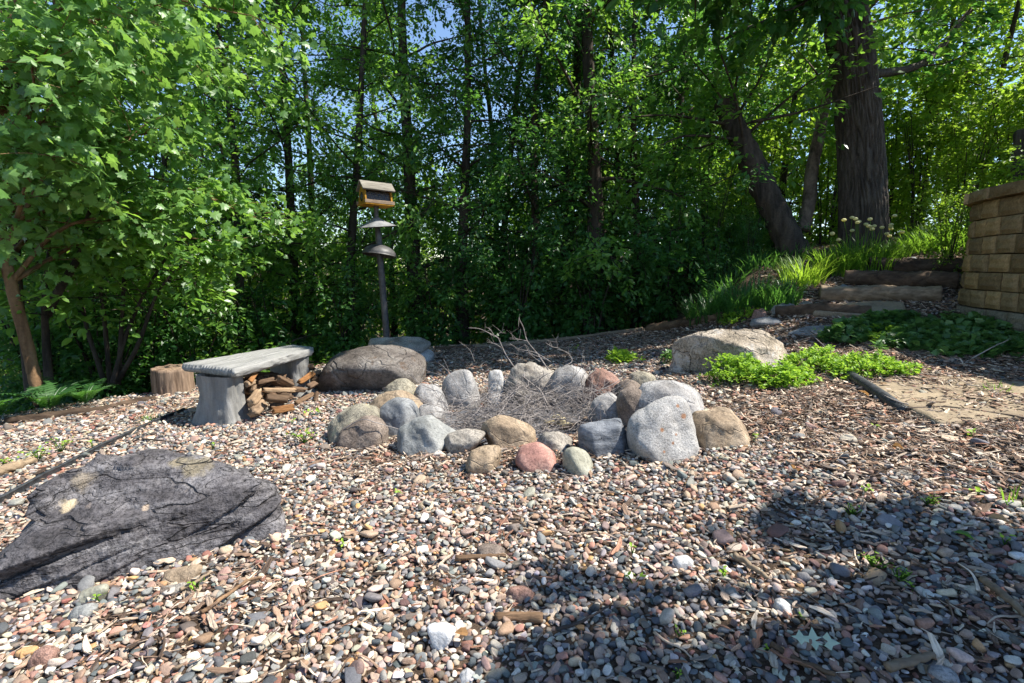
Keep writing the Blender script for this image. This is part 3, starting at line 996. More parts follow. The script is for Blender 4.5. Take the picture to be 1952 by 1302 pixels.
dirb = np.array([math.cos(baz), math.sin(baz)])
nb_ = hit(418, 806) + np.array([0, .05, 0])
for k, off in enumerate((bl(nb_)[0], blen / 2 - .2)):
    lat = bl(nb_)[1] if k == 0 else 0.0
    p = bc[:2] + dirb * off + np.array([-dirb[1], dirb[0]]) * lat
    hg = zs - .058 - float(height(*p)) + .05
    V, Q = bench_leg(hg, 11 * k)
    link('leg', new_mesh('leg', V, Q, M_LEG), bench, (off, lat, -.062))

# ------------------------------------------------------------------ firewood


def log_mesh(L, r, seed, split=False, mat=M_FIRE, bend=0.02):
    rs = np.random.default_rng(seed)
    n = 14
    x = np.linspace(-L / 2, L / 2, n)
    ns = 18
    th = np.linspace(0, 2 * np.pi, ns, endpoint=False)
    if split:
        a0 = rs.uniform(0, 6.28)
        k = rs.integers(3, 5)
        prof = 1.0 / np.max(np.stack([np.cos(th - a0 - q * 2 * np.pi / k) for q in range(k)]), 0) * 0.72
        prof = np.minimum(prof, rs.uniform(1.0, 1.2))
    else:
        prof = np.ones(ns)
    V = []
    for q in range(n):
        rr = r * prof * (1 + 0.22 * fbm(np.stack([np.cos(th) * 1.5 + seed, np.sin(th) * 1.5, th * 0 + x[q] * 4], -1), 3))
        e = 1.0 if 0 < q < n - 1 else 0.93
        V.append(np.stack([np.full(ns, x[q]) + .006 * rs.normal(size=ns) * (q in (0, n - 1)), rr * e * np.cos(th) + bend * math.sin(x[q] / L * 3), rr * e * np.sin(th)], -1))
    V.append([[x[0], V[0][:, 1].mean(), V[0][:, 2].mean()], [x[-1], V[-1][:, 1].mean(), V[-1][:, 2].mean()]])
    i = np.arange(n - 1)[:, None] * ns
    j = np.arange(ns)[None]
    Q = np.stack([i + j, i + ns + j, i + ns + (j + 1) % ns, i + (j + 1) % ns], -1).reshape(-1, 4)
    jj = np.arange(ns)
    T = np.vstack([np.c_[jj, (jj + 1) % ns, np.full(ns, n * ns)], np.c_[(n - 1) * ns + (jj + 1) % ns, (n - 1) * ns + jj, np.full(ns, n * ns + 1)]])
    me = new_mesh('firewood', np.vstack(V), [Q, T], mat)
    return me


def lay(o, a, b):
    """put object o (long axis X) between world points a and b"""
    a, b = Vector(a), Vector(b)
    o.location = (a + b) / 2
    d = (b - a).normalized()
    o.rotation_mode = 'QUATERNION'
    o.rotation_quaternion = d.to_track_quat('X', 'Z')


FW = 'firewood stacked under the bench'
Y1, Y2 = legb[1] + .18, legb[1] + 1.05
fw = [  # px a, px b, depth a, depth b, radius px, split, label
    ((472, 727), (492, 711), .12, .2, 8, True, 'orange-brown split log sticking out at the near top of the stack'),
    ((466, 732), (488, 728), .10, .2, 8, False, 'short round log end beside the near bench leg'),
    ((474, 744), (492, 736), .16, .3, 9, True, 'pale split stub in the second row by the near leg'),
    ((502, 742), (563, 745), .2, .32, 8, True, 'long light brown split log across the middle of the stack'),
    ((508, 757), (549, 763), .14, .2, 10, False, 'dark barked round log low in the stack with a pale cut end'),
    ((473, 768), (500, 748), .02, .2, 14, True, 'pale crumbling log at the near bottom of the stack'),
    ((476, 788), (508, 770), -.02, .2, 13, True, 'shredded light wood chunk lowest by the near leg'),
    ((528, 720), (560, 735), .3, .4, 9, True, 'squared grey-brown split piece in the upper middle'),
    ((492, 728), (522, 724), .3, .35, 8, True, 'weathered split log in the dark middle of the stack'),
    ((560, 702), (598, 698), .75, .85, 8, False, 'dark round log on top at the far end of the stack'),
    ((532, 700), (566, 684), .8, .9, 7, False, 'dark log leaning under the seat at the far end'),
    ((566, 728), (600, 712), .6, .8, 8, True, 'tan split log poking out by the far leg'),
    ((556, 740), (583, 745), .5, .55, 8, True, 'dark brown split log at the far middle'),
    ((585, 738), (606, 732), .62, .72, 9, True, 'grey flat split piece at the far lower end'),
    ((560, 768), (600, 752), .42, .6, 8, True, 'brown split log lying at the far bottom'),
    ((520, 782), (560, 778), .12, .2, 9, True, 'reddish split log on the gravel at the front of the stack'),
    ((515, 775), (540, 770), .28, .34, 9, True, 'short brown chunk between the bottom logs'),
    ((595, 765), (610, 748), .5, .62, 6, True, 'small dark slab tipped off the far end of the stack'),
]
for k, (a, b, da, db, rp, spl, lab) in enumerate(fw):
    pa, pb = at(*a, legb[1] + .05 + da), at(*b, legb[1] + .05 + db)
    r = rp * .85 * legb[1] / FPX
    L = np.linalg.norm(pb - pa)
    o = link('firewood_log', log_mesh(max(L, .1), r, 300 + k, spl, M_LOG if k in (4, 9, 10) else (M_FIRE_ORANGE if k in (0, 11, 15) else (M_FIRE_PALE if k in (1, 2, 5, 6, 3) else M_FIRE))))
    lay(o, pa, pb)
    tag(o, lab + ' of firewood' if 'wood' not in lab and 'log' not in lab else lab, 'firewood', FW)
rs = np.random.default_rng(15)
for k in range(44):
    px = rs.uniform(470, 600)
    py = rs.uniform(716, 778) - (px - 470) * .16
    Y = legb[1] + .30 + (px - 470) / 130 * .62 + rs.uniform(0, .1)
    ln = rs.uniform(20, 48)
    a = rs.normal(.05, .3)
    pa, pb = at(px - ln / 2 * math.cos(a), py + ln / 2 * math.sin(a), Y), at(px + ln / 2 * math.cos(a), py - ln / 2 * math.sin(a), Y + rs.uniform(0, .15))
    if min(pa[2], pb[2]) < float(height(pa[0], pa[1])) + .01 or max(pa[2], pb[2]) > zs - .09:
        continue
    o = link('firewood_log', log_mesh(np.linalg.norm(pb - pa), rs.uniform(.017, .028), 400 + k, k % 4 > 0, [M_FIRE, M_LOG, M_FIRE_PALE, M_FIRE, M_LOG][k % 5]))
    lay(o, pa, pb)
    tag(o, 'weathered split log buried among others in the firewood stack', 'firewood', FW)
# hidden rows that fill the stack behind
rs = np.random.default_rng(5)
for k in range(16):
    off = rs.uniform(-blen / 2 + .3, blen / 2 - .3)
    lvl = k % 4
    p = bc[:2] + dirb * off + np.array([-dirb[1], dirb[0]]) * rs.uniform(.0, .08)
    z = float(height(*p)) + .035 + .058 * lvl
    r = rs.uniform(.026, .036)
    o = link('firewood_log', log_mesh(rs.uniform(.25, .38), r, 340 + k, k % 3 > 0, M_FIRE if k % 2 else M_LOG))
    a = baz + rs.choice([0, math.pi / 2, math.pi / 2]) + rs.normal(0, .25)
    lay(o, (p[0] - .1 * math.cos(a), p[1] - .1 * math.sin(a), z), (p[0] + .1 * math.cos(a), p[1] + .1 * math.sin(a), z + rs.normal(0, .015)))
    tag(o, 'brown firewood piece hidden deep inside the stack under the bench', 'firewood', FW)

# ------------------------------------------------------------------ stump behind the bench
sb = hit(335, 750)
sY = sb[1] + .1
s0 = at(333, 752, sY)
sr = 33 * sY / FPX
sh = at(333, 700, sY)[2] - s0[2]
ns, nz = 60, 16
th = np.linspace(0, 2 * np.pi, ns, endpoint=False)
V = []
for k in range(nz):
    u = k / (nz - 3) if k < nz - 2 else 1
    sc_ = 1 if k < nz - 2 else (0.93 if k == nz - 2 else 0.4)
    rr = sr * sc_ * (1 + .07 * (1 - u) + .05 * fbm(np.stack([np.cos(th) * 2, np.sin(th) * 2, th * 0 + u * .5], -1), 3) + .05 * ridged(np.stack([np.cos(th) * 7, np.sin(th) * 7, th * 0 + u * 1.2], -1), 2))
    V.append(np.stack([rr * np.cos(th), rr * np.sin(th), np.full(ns, -.08 + (sh + .08) * u) + .01 * fbm(np.stack([np.cos(th) * 4, np.sin(th) * 4, th * 0], -1), 2)], -1))
V.append([[0, 0, sh]])
i = np.arange(nz - 1)[:, None] * ns
j = np.arange(ns)[None]
Q = np.stack([i + j, i + (j + 1) % ns, i + ns + (j + 1) % ns, i + ns + j], -1).reshape(-1, 4)
jj = np.arange(ns)
o = link('tree_stump', new_mesh('tree_stump', np.vstack(V), [Q, np.c_[(nz - 1) * ns + jj, (nz - 1) * ns + (jj + 1) % ns, np.full(ns, nz * ns)]], M_STUMP), loc=tuple(s0))
tag(o, 'short reddish sawn tree stump behind the near end of the bench', 'stump')

# ------------------------------------------------------------------ logs


def ground_pts(px, dz=0.0):
    P = np.array([hit(*q) for q in px])
    P[:, 2] += dz
    return P


def long_log(name, label, pts, r0, r1, mat, seed, sides=20, n=40, group=None, cat='log', rough=.26, sink=.0):
    P = smooth_path(pts, n)
    P[:, 2] += 0.012 * fbm(np.stack([np.linspace(0, 3, n), np.zeros(n) + seed, np.zeros(n)], -1), 2) - sink
    V, F = tube(P, np.linspace(r0, r1, n), sides, True, seed, rough)
    c = P[n // 2].copy()
    o = link(name, new_mesh(name, V - c, F, mat), loc=tuple(c))
    return tag(o, label, cat, group)


BL = 'border logs round the gravel'
long_log('border_log', 'old log edging the gravel in front of the ferns at the left', ground_pts([(12, 808), (110, 794), (210, 780), (296, 762)], .012), .036, .03, M_LOG, 1, group=BL)
long_log('border_log', 'weathered grey log half buried at the left edge of the picture', ground_pts([(-80, 925), (0, 905), (66, 882)], .02), .03, .024, M_LOG_PALE, 2, group=BL)
long_log('border_log', 'long dark border log running up toward the steps on the right', ground_pts([(1235, 632), (1330, 617), (1440, 596)], .03), .06, .05, M_LOG, 3, group=BL)
long_log('border_log', 'thin grey pole edging the wood behind the fire ring', ground_pts([(905, 665), (1010, 656), (1120, 644), (1225, 630)], .02), .028, .024, M_LOG_PALE, 4, group=BL)
long_log('border_log', 'broken log piece by the flat ledge stone in the back', ground_pts([(830, 668), (900, 664)], .015), .025, .02, M_LOG, 5, group=BL)
SG = 'logs set as garden steps'
step_z = []


def step(label, a, b, ya, yb, r0, r1, mat, seed):
    A, B = hit(*a), hit(*b)
    r0, r1 = r0 * 1.3, r1 * 1.3
    up_ = np.array([0, 0, r0 * .7])
    A, B = A + up_, B + up_
    m = (A + B) / 2
    m[2] = max(m[2], float(height(m[0], m[1])) + r0 * .6)
    long_log('step_log', label, np.array([A, m, B]), r0, r1, mat, seed, 24, 46, SG, 'log', .16)
    return A, B


step('lowest thin step log at the edge of the ivy', (1478, 602), (1660, 603), 5.35, 4.75, .045, .05, M_LOG, 11)
sA = step('second step log, sunlit tan and longest', (1562, 570), (1790, 572), 5.7, 4.95, .062, .06, M_LOG_PALE, 12)  # paler wood than the other steps: its sunlight is put into the colour
step('third step log, dark with a knotty left end', (1608, 541), (1822, 549), 6.1, 5.3, .068, .075, M_LOG, 13)
step('top step log under the flat dark stones', (1655, 517), (1845, 520), 6.5, 5.7, .07, .06, M_LOG, 14)

# ------------------------------------------------------------------ black pipe and plastic edging
t = NT('black_plastic')
v = t.coord('Object')
n1 = t.noise(v, 30, 4, 0.6)
M_PLASTIC = t.fin(t.pbsdf(t.ramp(n1, [(0.35, (0.02, 0.022, 0.025)), (0.7, (0.06, 0.065, 0.07))]), 0.5, t.bump(n1, .15, .01), 0.4))
P = ground_pts([(1580, 690), (1600, 708), (1640, 735), (1680, 762), (1722, 786)], .024)
P[-1, 2] -= .02
P = smooth_path(P, 150)
rad = .031 + .002 * np.sin(np.arange(150) * 2.2)
V, F = tube(P, rad, 16)
c = P[75].copy()
tag(link('drain_pipe', new_mesh('drain_pipe', V - c, F, M_PLASTIC), loc=tuple(c)), 'black flexible drain pipe coming out of the bright groundcover', 'pipe')
P = smooth_path(ground_pts([(-60, 995), (0, 962), (90, 912), (180, 864), (235, 838), (292, 811), (352, 786)]), 60)
mb_v = []
Tn = np.gradient(P, axis=0)
Nn = np.stack([-Tn[:, 1], Tn[:, 0], 0 * Tn[:, 0]], -1)
Nn /= np.linalg.norm(Nn, axis=1)[:, None]
hz_ = .038 + .008 * fbm(np.stack([np.linspace(0, 6, 60), np.zeros(60), np.zeros(60)], -1), 2)
prof = [(-.006, -.05), (-.006, .8), (-.011, .95), (0, 1.0), (.011, .95), (.006, .8), (.006, -.05)]
V = np.vstack([P + Nn * a + np.stack([0 * hz_, 0 * hz_, hz_ * b], -1) for a, b in prof])
Q = []
for k in range(len(prof) - 1):
    i = k * 60 + np.arange(59)
    Q.append(np.stack([i, i + 1, i + 61, i + 60], -1))
c = P[30].copy()
tag(link('edging_strip', new_mesh('edging_strip', V - c, np.vstack(Q), M_PLASTIC), loc=tuple(c)), 'black plastic edging strip behind the dark boulder on the left', 'edging')

# ------------------------------------------------------------------ flagstones
t = NT('dusty_flagstone')
v = t.coord('Object')
n1 = t.noise(v, 4, 6, 0.62, .3)
n2 = t.noise(v, 60, 4, 0.7)
vo = t.n('ShaderNodeTexVoronoi', feature='DISTANCE_TO_EDGE')
vo.inputs['Scale'].default_value = 5
t.l(t.coord('Object'), vo.inputs['Vector'])
col = t.ramp(n1, [(0.3, (0.2, 0.155, 0.105)), (0.6, (0.34, 0.27, 0.18))])
col = t.mix(.5, col, t.ramp(n2, [(0.35, (0.6, 0.6, 0.6)), (0.62, (1.2, 1.2, 1.2))]), 'MULTIPLY')
M_FLAG = t.fin(t.pbsdf(col, .9, t.bump(n2, .4, .01, t.bump(n1, .5, .03)), .15))
for k, (lab, px, th_) in enumerate([
        ('broad dusty tan flagstone level with the ground right of the drain pipe', [(1640, 742), (1735, 788), (1790, 812), (1980, 800), (2060, 770), (1985, 735), (1800, 720), (1700, 722)], .05),
        ('tan flat stone tread between the two lowest step logs', [(1548, 604), (1600, 586), (1668, 581), (1720, 584), (1728, 598), (1640, 608)], .06),
        ('grey flat stone flush with the soil in front of the steps', [(1500, 640), (1530, 626), (1590, 622), (1600, 632), (1560, 642)], .05)]):
    P = ground_pts(px)
    c = P.mean(0)
    c[2] += .02 if k != 1 else .045
    ol = P[:, :2] - c[:2]
    if hull2d(ol)[0][0] is not None:
        ar = 0.5 * np.sum(ol[:, 0] * np.roll(ol[:, 1], -1) - np.roll(ol[:, 0], -1) * ol[:, 1])
        if ar < 0:
            ol = ol[::-1]
    V, Q = slab(ol, th_, 20 + k, .012, .004, .3, 120, 5)
    gx_ = (float(height(c[0] + .2, c[1])) - float(height(c[0] - .2, c[1]))) / .4
    gy_ = (float(height(c[0], c[1] + .2)) - float(height(c[0], c[1] - .2))) / .4
    V[:, 2] += V[:, 0] * gx_ + V[:, 1] * gy_
    tag(link('flagstone', new_mesh('flagstone', V, Q, M_FLAG if k < 2 else W_GREY), loc=tuple(c)), lab, 'flagstone')

# ================================================================== BIRD FEEDER
t = NT('weathered_iron')
v = t.coord('Object')
n1 = t.noise(v, 14, 5, 0.65)
M_IRON = t.fin(t.pbsdf(t.ramp(n1, [(0.35, (0.035, 0.033, 0.033)), (0.65, (0.095, 0.09, 0.085))]), .5, t.bump(n1, .2, .01), .4))
t = NT('grey_zinc')
n1 = t.noise(t.coord('Object'), 12, 5, 0.65)
M_ZINC = t.fin(t.pbsdf(t.ramp(n1, [(0.35, (0.14, 0.14, 0.14)), (0.65, (0.27, 0.27, 0.265))]), .45, t.bump(n1, .15, .01), .4))
M_YELLOW = wood_mat('yellow_cedar', (0.24, 0.12, 0.015), (0.40, 0.22, 0.03), 14, (1, 1, .2), .2)
M_ROOF = wood_mat('grey_roof_board', (0.13, 0.12, 0.10), (0.27, 0.25, 0.21), 14, (.15, 1, 1), .3, vary=.2)
M_TRAY = wood_mat('pale_tray_board', (0.24, 0.16, 0.10), (0.40, 0.30, 0.21), 14, (.15, 1, 1), .2, vary=.2)
t = NT('seed_behind_mesh')
n1 = t.noise(t.coord('Object'), 90, 3, .6)
M_SEED = t.fin(t.pbsdf(t.ramp(n1, [(.4, (.015, .012, .01)), (.6, (.07, .05, .03)), (.75, (.16, .11, .06))]), .25, t.bump(n1, .5, .01), .5))

fY = hit(770, 690)[1] + .14
fb = at(738, 648, fY)
ft = at(717, 392, fY - .02)
feeder = thing('bird_feeder', 'yellow gable-roofed bird feeder on a dark pole with two baffles', 'bird feeder', tuple(fb))
rel = lambda px, py, dy=0: at(px, py, fY - .01 + dy) - fb
sy = fY / FPX
P = smooth_path([rel(738, 660), rel(734, 600), rel(727, 520), rel(722, 455), rel(719, 430)], 30)
V, F = tube(P, np.concatenate([np.full(22, 6.2 * sy), np.linspace(6.0 * sy, 4 * sy, 8)]), 14)
link('pole', new_mesh('pole', V, F, M_IRON), feeder)
P = smooth_path([rel(719, 434), rel(717.5, 410), rel(717, 392)], 10)
V, F = tube(P, [9 * sy, 7 * sy, 5 * sy, 4 * sy, 4 * sy, 4 * sy, 4 * sy, 4.5 * sy, 5 * sy, 5.5 * sy], 12)
link('neck', new_mesh('neck', V, F, M_IRON), feeder)


def lathe(prof, ns=40):
    th = np.linspace(0, 2 * np.pi, ns, endpoint=False)
    V = np.vstack([np.stack([r * np.cos(th), r * np.sin(th), np.full(ns, z)], -1) for r, z in prof])
    m = len(prof)
    i = np.arange(m - 1)[:, None] * ns
    j = np.arange(ns)[None]
    return V, np.stack([i + j, i + (j + 1) % ns, i + ns + (j + 1) % ns, i + ns + j], -1).reshape(-1, 4)


R_d = 31 * sy
prof = [(R_d * math.cos(a), R_d * .62 * math.sin(a)) for a in np.linspace(0, 1.5, 14)]
prof = [(R_d * 1.03, -.004)] + prof + [(r - .006, z - .006) for r, z in prof[::-1]] + [(R_d * 1.03 - .004, -.01), (R_d * 1.03, -.004)]
V, Q = lathe(prof)
o = link('dome_baffle', new_mesh('dome_baffle', V, Q, M_IRON), feeder, tuple(rel(723, 486)))
o.rotation_euler = (R(-7), R(6), 0)
R_c = 36 * sy
prof = [(R_c, 0), (R_c * .75, .022), (R_c * .45, .052), (R_c * .2, .085), (.03, .1), (.026, .095), (R_c * .45, .044), (R_c * .98, -.006), (R_c, 0)]
V, Q = lathe(prof)
o = link('cone_baffle', new_mesh('cone_baffle', V, Q, M_ZINC), feeder, tuple(rel(719, 432)))
o.rotation_euler = (R(5), R(-3), 0)


def box(mb, c, s, rot=None, bev=0.003):
    V = np.array([[x, y, z] for x in (-1, 1) for y in (-1, 1) for z in (-1, 1)], float) * np.array(s) / 2
    if rot is not None:
        V = V @ rot.T
    F = [[0, 1, 3, 2], [4, 6, 7, 5], [0, 4, 5, 1], [2, 3, 7, 6], [0, 2, 6, 4], [1, 5, 7, 3]]
    mb.add(V + np.array(c), np.array(F))


fh = thing('feeder_house', '', '', (0, 0, 0))
del fh['label'], fh['category']
fh.parent = feeder
hb = rel(716, 393)
fh.location = tuple(hb)
fh.rotation_euler = (0, R(2), R(33))
HL, HD, HW, HR = .285, .25, .13, .09      # length, depth, wall height, roof rise


def hpart(name, fn, mat, smooth=False):
    mb = MB()
    fn(mb)
    o = link(name, mb.mesh(name, mat, smooth), fh)
    b = o.modifiers.new('bevel', 'BEVEL')
    b.width = .002
    b.segments = 2
    return o


def roty(a):
    return np.array(Matrix.Rotation(a, 3, 'X'))


def gable(mb, x):
    pr = [(-HD / 2, 0), (HD / 2, 0), (HD / 2 * .72, HW), (0, HW + HR * .9), (-HD / 2 * .72, HW)]
    a = [[x - .009, y, z + .02] for y, z in pr]
    b = [[x + .009, y, z + .02] for y, z in pr]
    mb.add(np.array(a + b), [np.array([[0, 1, 6, 5], [1, 2, 7, 6], [2, 3, 8, 7], [3, 4, 9, 8], [4, 0, 5, 9]]), np.array([[0, 2, 1], [0, 3, 2], [0, 4, 3], [5, 6, 7], [5, 7, 8], [5, 8, 9]])])


hpart('gable_end', lambda m: gable(m, -HL / 2), M_YELLOW)
hpart('gable_end', lambda m: gable(m, HL / 2), M_YELLOW)
ra = math.atan2(HR, HD / 2 * .9)
for sgn in (-1, 1):
    hpart('roof_panel', lambda m: box(m, (0, sgn * HD * .26, HW + HR * .5 + .028), (HL + .07, HD * .62, .016), roty(-sgn * ra)), M_ROOF)
    hpart('seed_window', lambda m: box(m, (0, sgn * HD * .31, HW * .5 + .02), (HL - .02, .008, HW - .01), roty(sgn * .25)), M_SEED)
    hpart('perch_rail', lambda m: box(m, (0, sgn * (HD / 2 + .018), .03), (HL + .04, .02, .034)), M_TRAY)
hpart('tray', lambda m: box(m, (0, 0, .008), (HL + .03, HD + .05, .018)), M_YELLOW)
mb = MB()
V, F = tube([(-HL / 2 - .012, 0, .085), (-HL / 2 - .009, 0, .085)], .05, 24)
mb.add(V, F)
o = link('side_opening', mb.mesh('side_opening', M_SEED), fh)

# ================================================================== BLOCK WALL
t = NT('split_face_block')
v = t.coord('Object')
n1 = t.noise(v, 9, 5, 0.6)
n2 = t.noise(v, 55, 4, 0.75)
oi = t.n('ShaderNodeObjectInfo')
col = t.ramp(n1, [(0.3, (0.27, 0.18, 0.085)), (0.65, (0.45, 0.32, 0.165))])
col = t.mix(.6, col, t.ramp(n2, [(0.35, (0.5, 0.5, 0.5)), (0.62, (1.2, 1.2, 1.2))]), 'MULTIPLY')
col = t.mix(1, col, t.ramp(oi.outputs['Random'], [(0, (0.58, 0.56, 0.55)), (.5, (.95, .95, .97)), (1, (1.25, 1.17, 1.05))]), 'MULTIPLY')
M_BLOCK = t.fin(t.pbsdf(col, .95, t.bump(n2, .8, .012), .1))
t = NT('base_course_block')
n2 = t.noise(t.coord('Object'), 55, 4, 0.75)
M_BASE = t.fin(t.pbsdf(t.ramp(n2, [(.35, (.15, .125, .085)), (.65, (.34, .285, .2))]), .95, t.bump(n2, .8, .012), .1))
wbase = at(1835, 612, 4.6)
wz0 = wbase[2] - .01
BH = .15
plan = smooth_path([(5.7, 5.15), (4.9, 5.08), (4.3, 4.86), (4.06, 4.5), (3.93, 4.1), (3.84, 3.7), (3.78, 3.2), (3.76, 2.6), (3.80, 1.8)], 400)
seg = np.linalg.norm(np.diff(plan, axis=0), axis=1)
cum = np.concatenate([[0], np.cumsum(seg)])
wall = thing('retaining_wall', 'tan split-face block retaining wall curving along the right edge', 'wall', (4.06, 4.5, wz0))


def block_mesh(L, Hh, D, seed, name='wall_block', bul=.017):
    """rock-faced block: face towards -Y, bulged and chipped"""
    nx, nz = 7, 5
    xs = np.linspace(-.5, .5, nx)
    zs_ = np.linspace(0, 1, nz)
    X, Z = np.meshgrid(xs, zs_)
    edge = (1 - (2 * np.abs(X)) ** 6) * (1 - (2 * np.abs(Z - .5)) ** 6)
    Y = -bul * edge + .011 * fbm(np.stack([X * 6 + seed, Z * 5, X * 0], -1), 3) * edge - 0 * X
    front = np.stack([X * (L - .012), Y, Z * (Hh - .009) + .003], -1).reshape(-1, 3)
    back = front * [0.86, 0, 1] + [0, D, 0]
    V = np.vstack([front, back])
    n = nx * nz
    Q = []
    for a in range(nz - 1):
        for b in range(nx - 1):
            k = a * nx + b
            Q.append([k, k + 1, k + nx + 1, k + nx])
            Q.append([n + k, n + k + nx, n + k + nx + 1, n + k + 1])
    rim = [a for a in range(nx)] + [a * nx + nx - 1 for a in range(1, nz)] + [(nz - 1) * nx + b for b in range(nx - 2, -1, -1)] + [a * nx for a in range(nz - 2, 0, -1)]
    for a, b in zip(rim, rim[1:] + rim[:1]):
        Q.append([a, n + a, n + b, b])
    me = new_mesh(name, V, np.array(Q), M_BLOCK, False)
    return me


lens = [.20, .27, .24, .31]
bmesh_ = [block_mesh(L, BH, .2, 5 * k) for k, L in enumerate(lens)]
base_mesh = [m.copy() for m in bmesh_]
for m in base_mesh:
    m.materials[0] = M_BASE
cap_mesh = block_mesh(.40, .10, .34, 77, 'cap_block', .01)
rs = np.random.default_rng(12)
for c_ in range(8):
    s_ = rs.uniform(0, .2)
    while s_ < cum[-1] - .3:
        cap = c_ == 7
        k = rs.integers(0, 4)
        L = .40 if cap else lens[k]
        u = s_ + L / 2
        p = np.array([np.interp(u, cum, plan[:, 0]), np.interp(u, cum, plan[:, 1])])
        q = np.array([np.interp(u + .05, cum, plan[:, 0]), np.interp(u + .05, cum, plan[:, 1])])
        tdir = (q - p) / np.linalg.norm(q - p)
        ang = math.atan2(tdir[1], tdir[0])
        inn = np.array([-tdir[1], tdir[0]])          # towards the retained side
        off = .004 * c_ - .03 if not cap else -.07
        if c_ == 0:
            off = -.05
        pos = p + inn * off
        o = link('cap_block' if cap else 'wall_block', cap_mesh if cap else (base_mesh[k] if c_ == 0 else bmesh_[k]), wall)
        o.location = (pos[0] - 4.06, pos[1] - 4.5, BH * c_ + rs.normal(0, .0015))
        o.rotation_euler = (rs.normal(0, .006), rs.normal(0, .006), ang + rs.normal(0, .012))
        s_ += L
# the soil the wall holds back
inn_pts = []
for u in np.linspace(0, cum[-1], 30):
    p = np.array([np.interp(u, cum, plan[:, 0]), np.interp(u, cum, plan[:, 1])])
    q = np.array([np.interp(u + .05, cum, plan[:, 0]), np.interp(u + .05, cum, plan[:, 1])])
    if np.linalg.norm(q - p) < 1e-6:
        continue
    td = (q - p) / np.linalg.norm(q - p)
    inn_pts.append(p + np.array([-td[1], td[0]]) * .28)
inn_pts = np.array(inn_pts)
mb = MB()
ztop = wz0 + BH * 7 - .03
V = np.vstack([np.c_[inn_pts, np.full(len(inn_pts), ztop - 1.4)], np.c_[inn_pts, np.full(len(inn_pts), ztop)], np.c_[np.maximum(inn_pts[:, 0] + 3, 8.5), inn_pts[:, 1], np.full(len(inn_pts), ztop + .1)]])
n = len(inn_pts)
i = np.arange(n - 1)
Q = np.vstack([np.stack([i, i + 1, n + i + 1, n + i], -1), np.stack([n + i, n + i + 1, 2 * n + i + 1, 2 * n + i], -1)])
o = link('terrace_soil', new_mesh('terrace_soil', V, Q, M_SOIL, False))
o['kind'] = 'structure'

# ================================================================== GRAVEL AND MULCH
PROTO = bpy.data.collections.new('pebble_shapes')
peb_meshes = []
rs = np.random.default_rng(21)
for k in range(14):
    planes = []
    flat = rs.uniform(.42, .72)
    wid = rs.uniform(.62, .9)
    angular = k % 3 == 0
    for q in range(16 if not angular else 11):
        n_ = rs.normal(size=3)
        n_ /= np.linalg.norm(n_)
        planes.append((n_, rs.uniform(.8, 1.0) if not angular else rs.uniform(.7, 1.0)))
    for ax_ in ((1, 0, 0), (-1, 0, 0), (0, 1, 0), (0, -1, 0), (0, 0, 1), (0, 0, -1)):
        planes.append((ax_, 1.0))
    V, F = pnorm_shape(planes, 18 if angular else 8, 2)
    V = V * np.array([1, wid, flat]) * .5
    V += .02 * fbm(V * 3 + k * 5, 2)[:, None] * V / np.linalg.norm(V, axis=1)[:, None]
    me = new_mesh('pebble', V, F, M_PEB)
    peb_meshes.append(me)
    o = bpy.data.objects.new('pebble_shape.%03d' % k, me)
    PROTO.objects.link(o)

PAL = np.array([rgb(*c) for c in [
    (150, 150, 150), (112, 118, 124), (84, 92, 100), (128, 128, 132), (196, 188, 178), (222, 214, 204), (205, 190, 172), (182, 160, 140), (170, 140, 122),
    (186, 132, 112), (150, 98, 82), (120, 84, 78), (132, 112, 108), (196, 150, 92), (172, 168, 158), (98, 88, 84), (70, 74, 80), (200, 170, 150), (232, 228, 222), (160, 128, 104)]])
PALW = np.array([10, 10, 9, 8, 10, 6, 9, 10, 8, 5, 4, 3, 6, 2.5, 10, 6, 5, 7, 3, 8])
PALW = PALW / PALW.sum()
PAL = (PAL * 0.74 + 0.20 * PAL.mean(1)[:, None]) * np.array([1.0, .95, .87]) * .95 + .012


def mulchness(x, y):
    """0 pure gravel .. 1 bark mulch and soil"""
    n = fbm(np.stack([x * 1.1, y * 1.1, x * 0 + 3], -1), 3) * .35
    right = sstep((x - .7 - .18 * (y - 2)) / 1.0) * sstep((y - 1.5) / .6) * .85
    back = sstep((y - 4.35 - .25 * np.maximum(0, -x)) / 0.9) * sstep((x + 1.4) / .8)
    ringf = np.exp(-((np.hypot((x - .1) / 1.15, (y - 2.62) / .30)) ** 2)) * .8
    return np.clip(np.maximum(np.maximum(right, back), ringf) + n, 0, 1)


solid = []
for o in sc.objects:
    if o.type == 'MESH' and o.name.startswith('ring_stone'):
        n = len(o.data.vertices)
        Vv = np.zeros(n * 3, np.float32)
        o.data.vertices.foreach_get('co', Vv)
        Vv = Vv.reshape(-1, 3) + np.array(o.location)
        solid.append((hull2d(Vv[::7, :2]), Vv[:, :2].min(0), Vv[:, :2].max(0)))


def inside_any(x, y, shrink=.93):
    m = np.zeros(len(x), bool)
    for Hh, lo, hi in solid:
        c = Hh.mean(0)
        Hs = c + (Hh - c) * shrink
        cand = (x > lo[0]) & (x < hi[0]) & (y > lo[1]) & (y < hi[1])
        if not cand.any():
            continue
        ins = np.ones(cand.sum(), bool)
        xx, yy = x[cand], y[cand]
        for k in range(len(Hs)):
            a, b = Hs[k], Hs[(k + 1) % len(Hs)]
            ins &= (b[0] - a[0]) * (yy - a[1]) - (b[1] - a[1]) * (xx - a[0]) > 0
        m[cand] |= ins
    return m


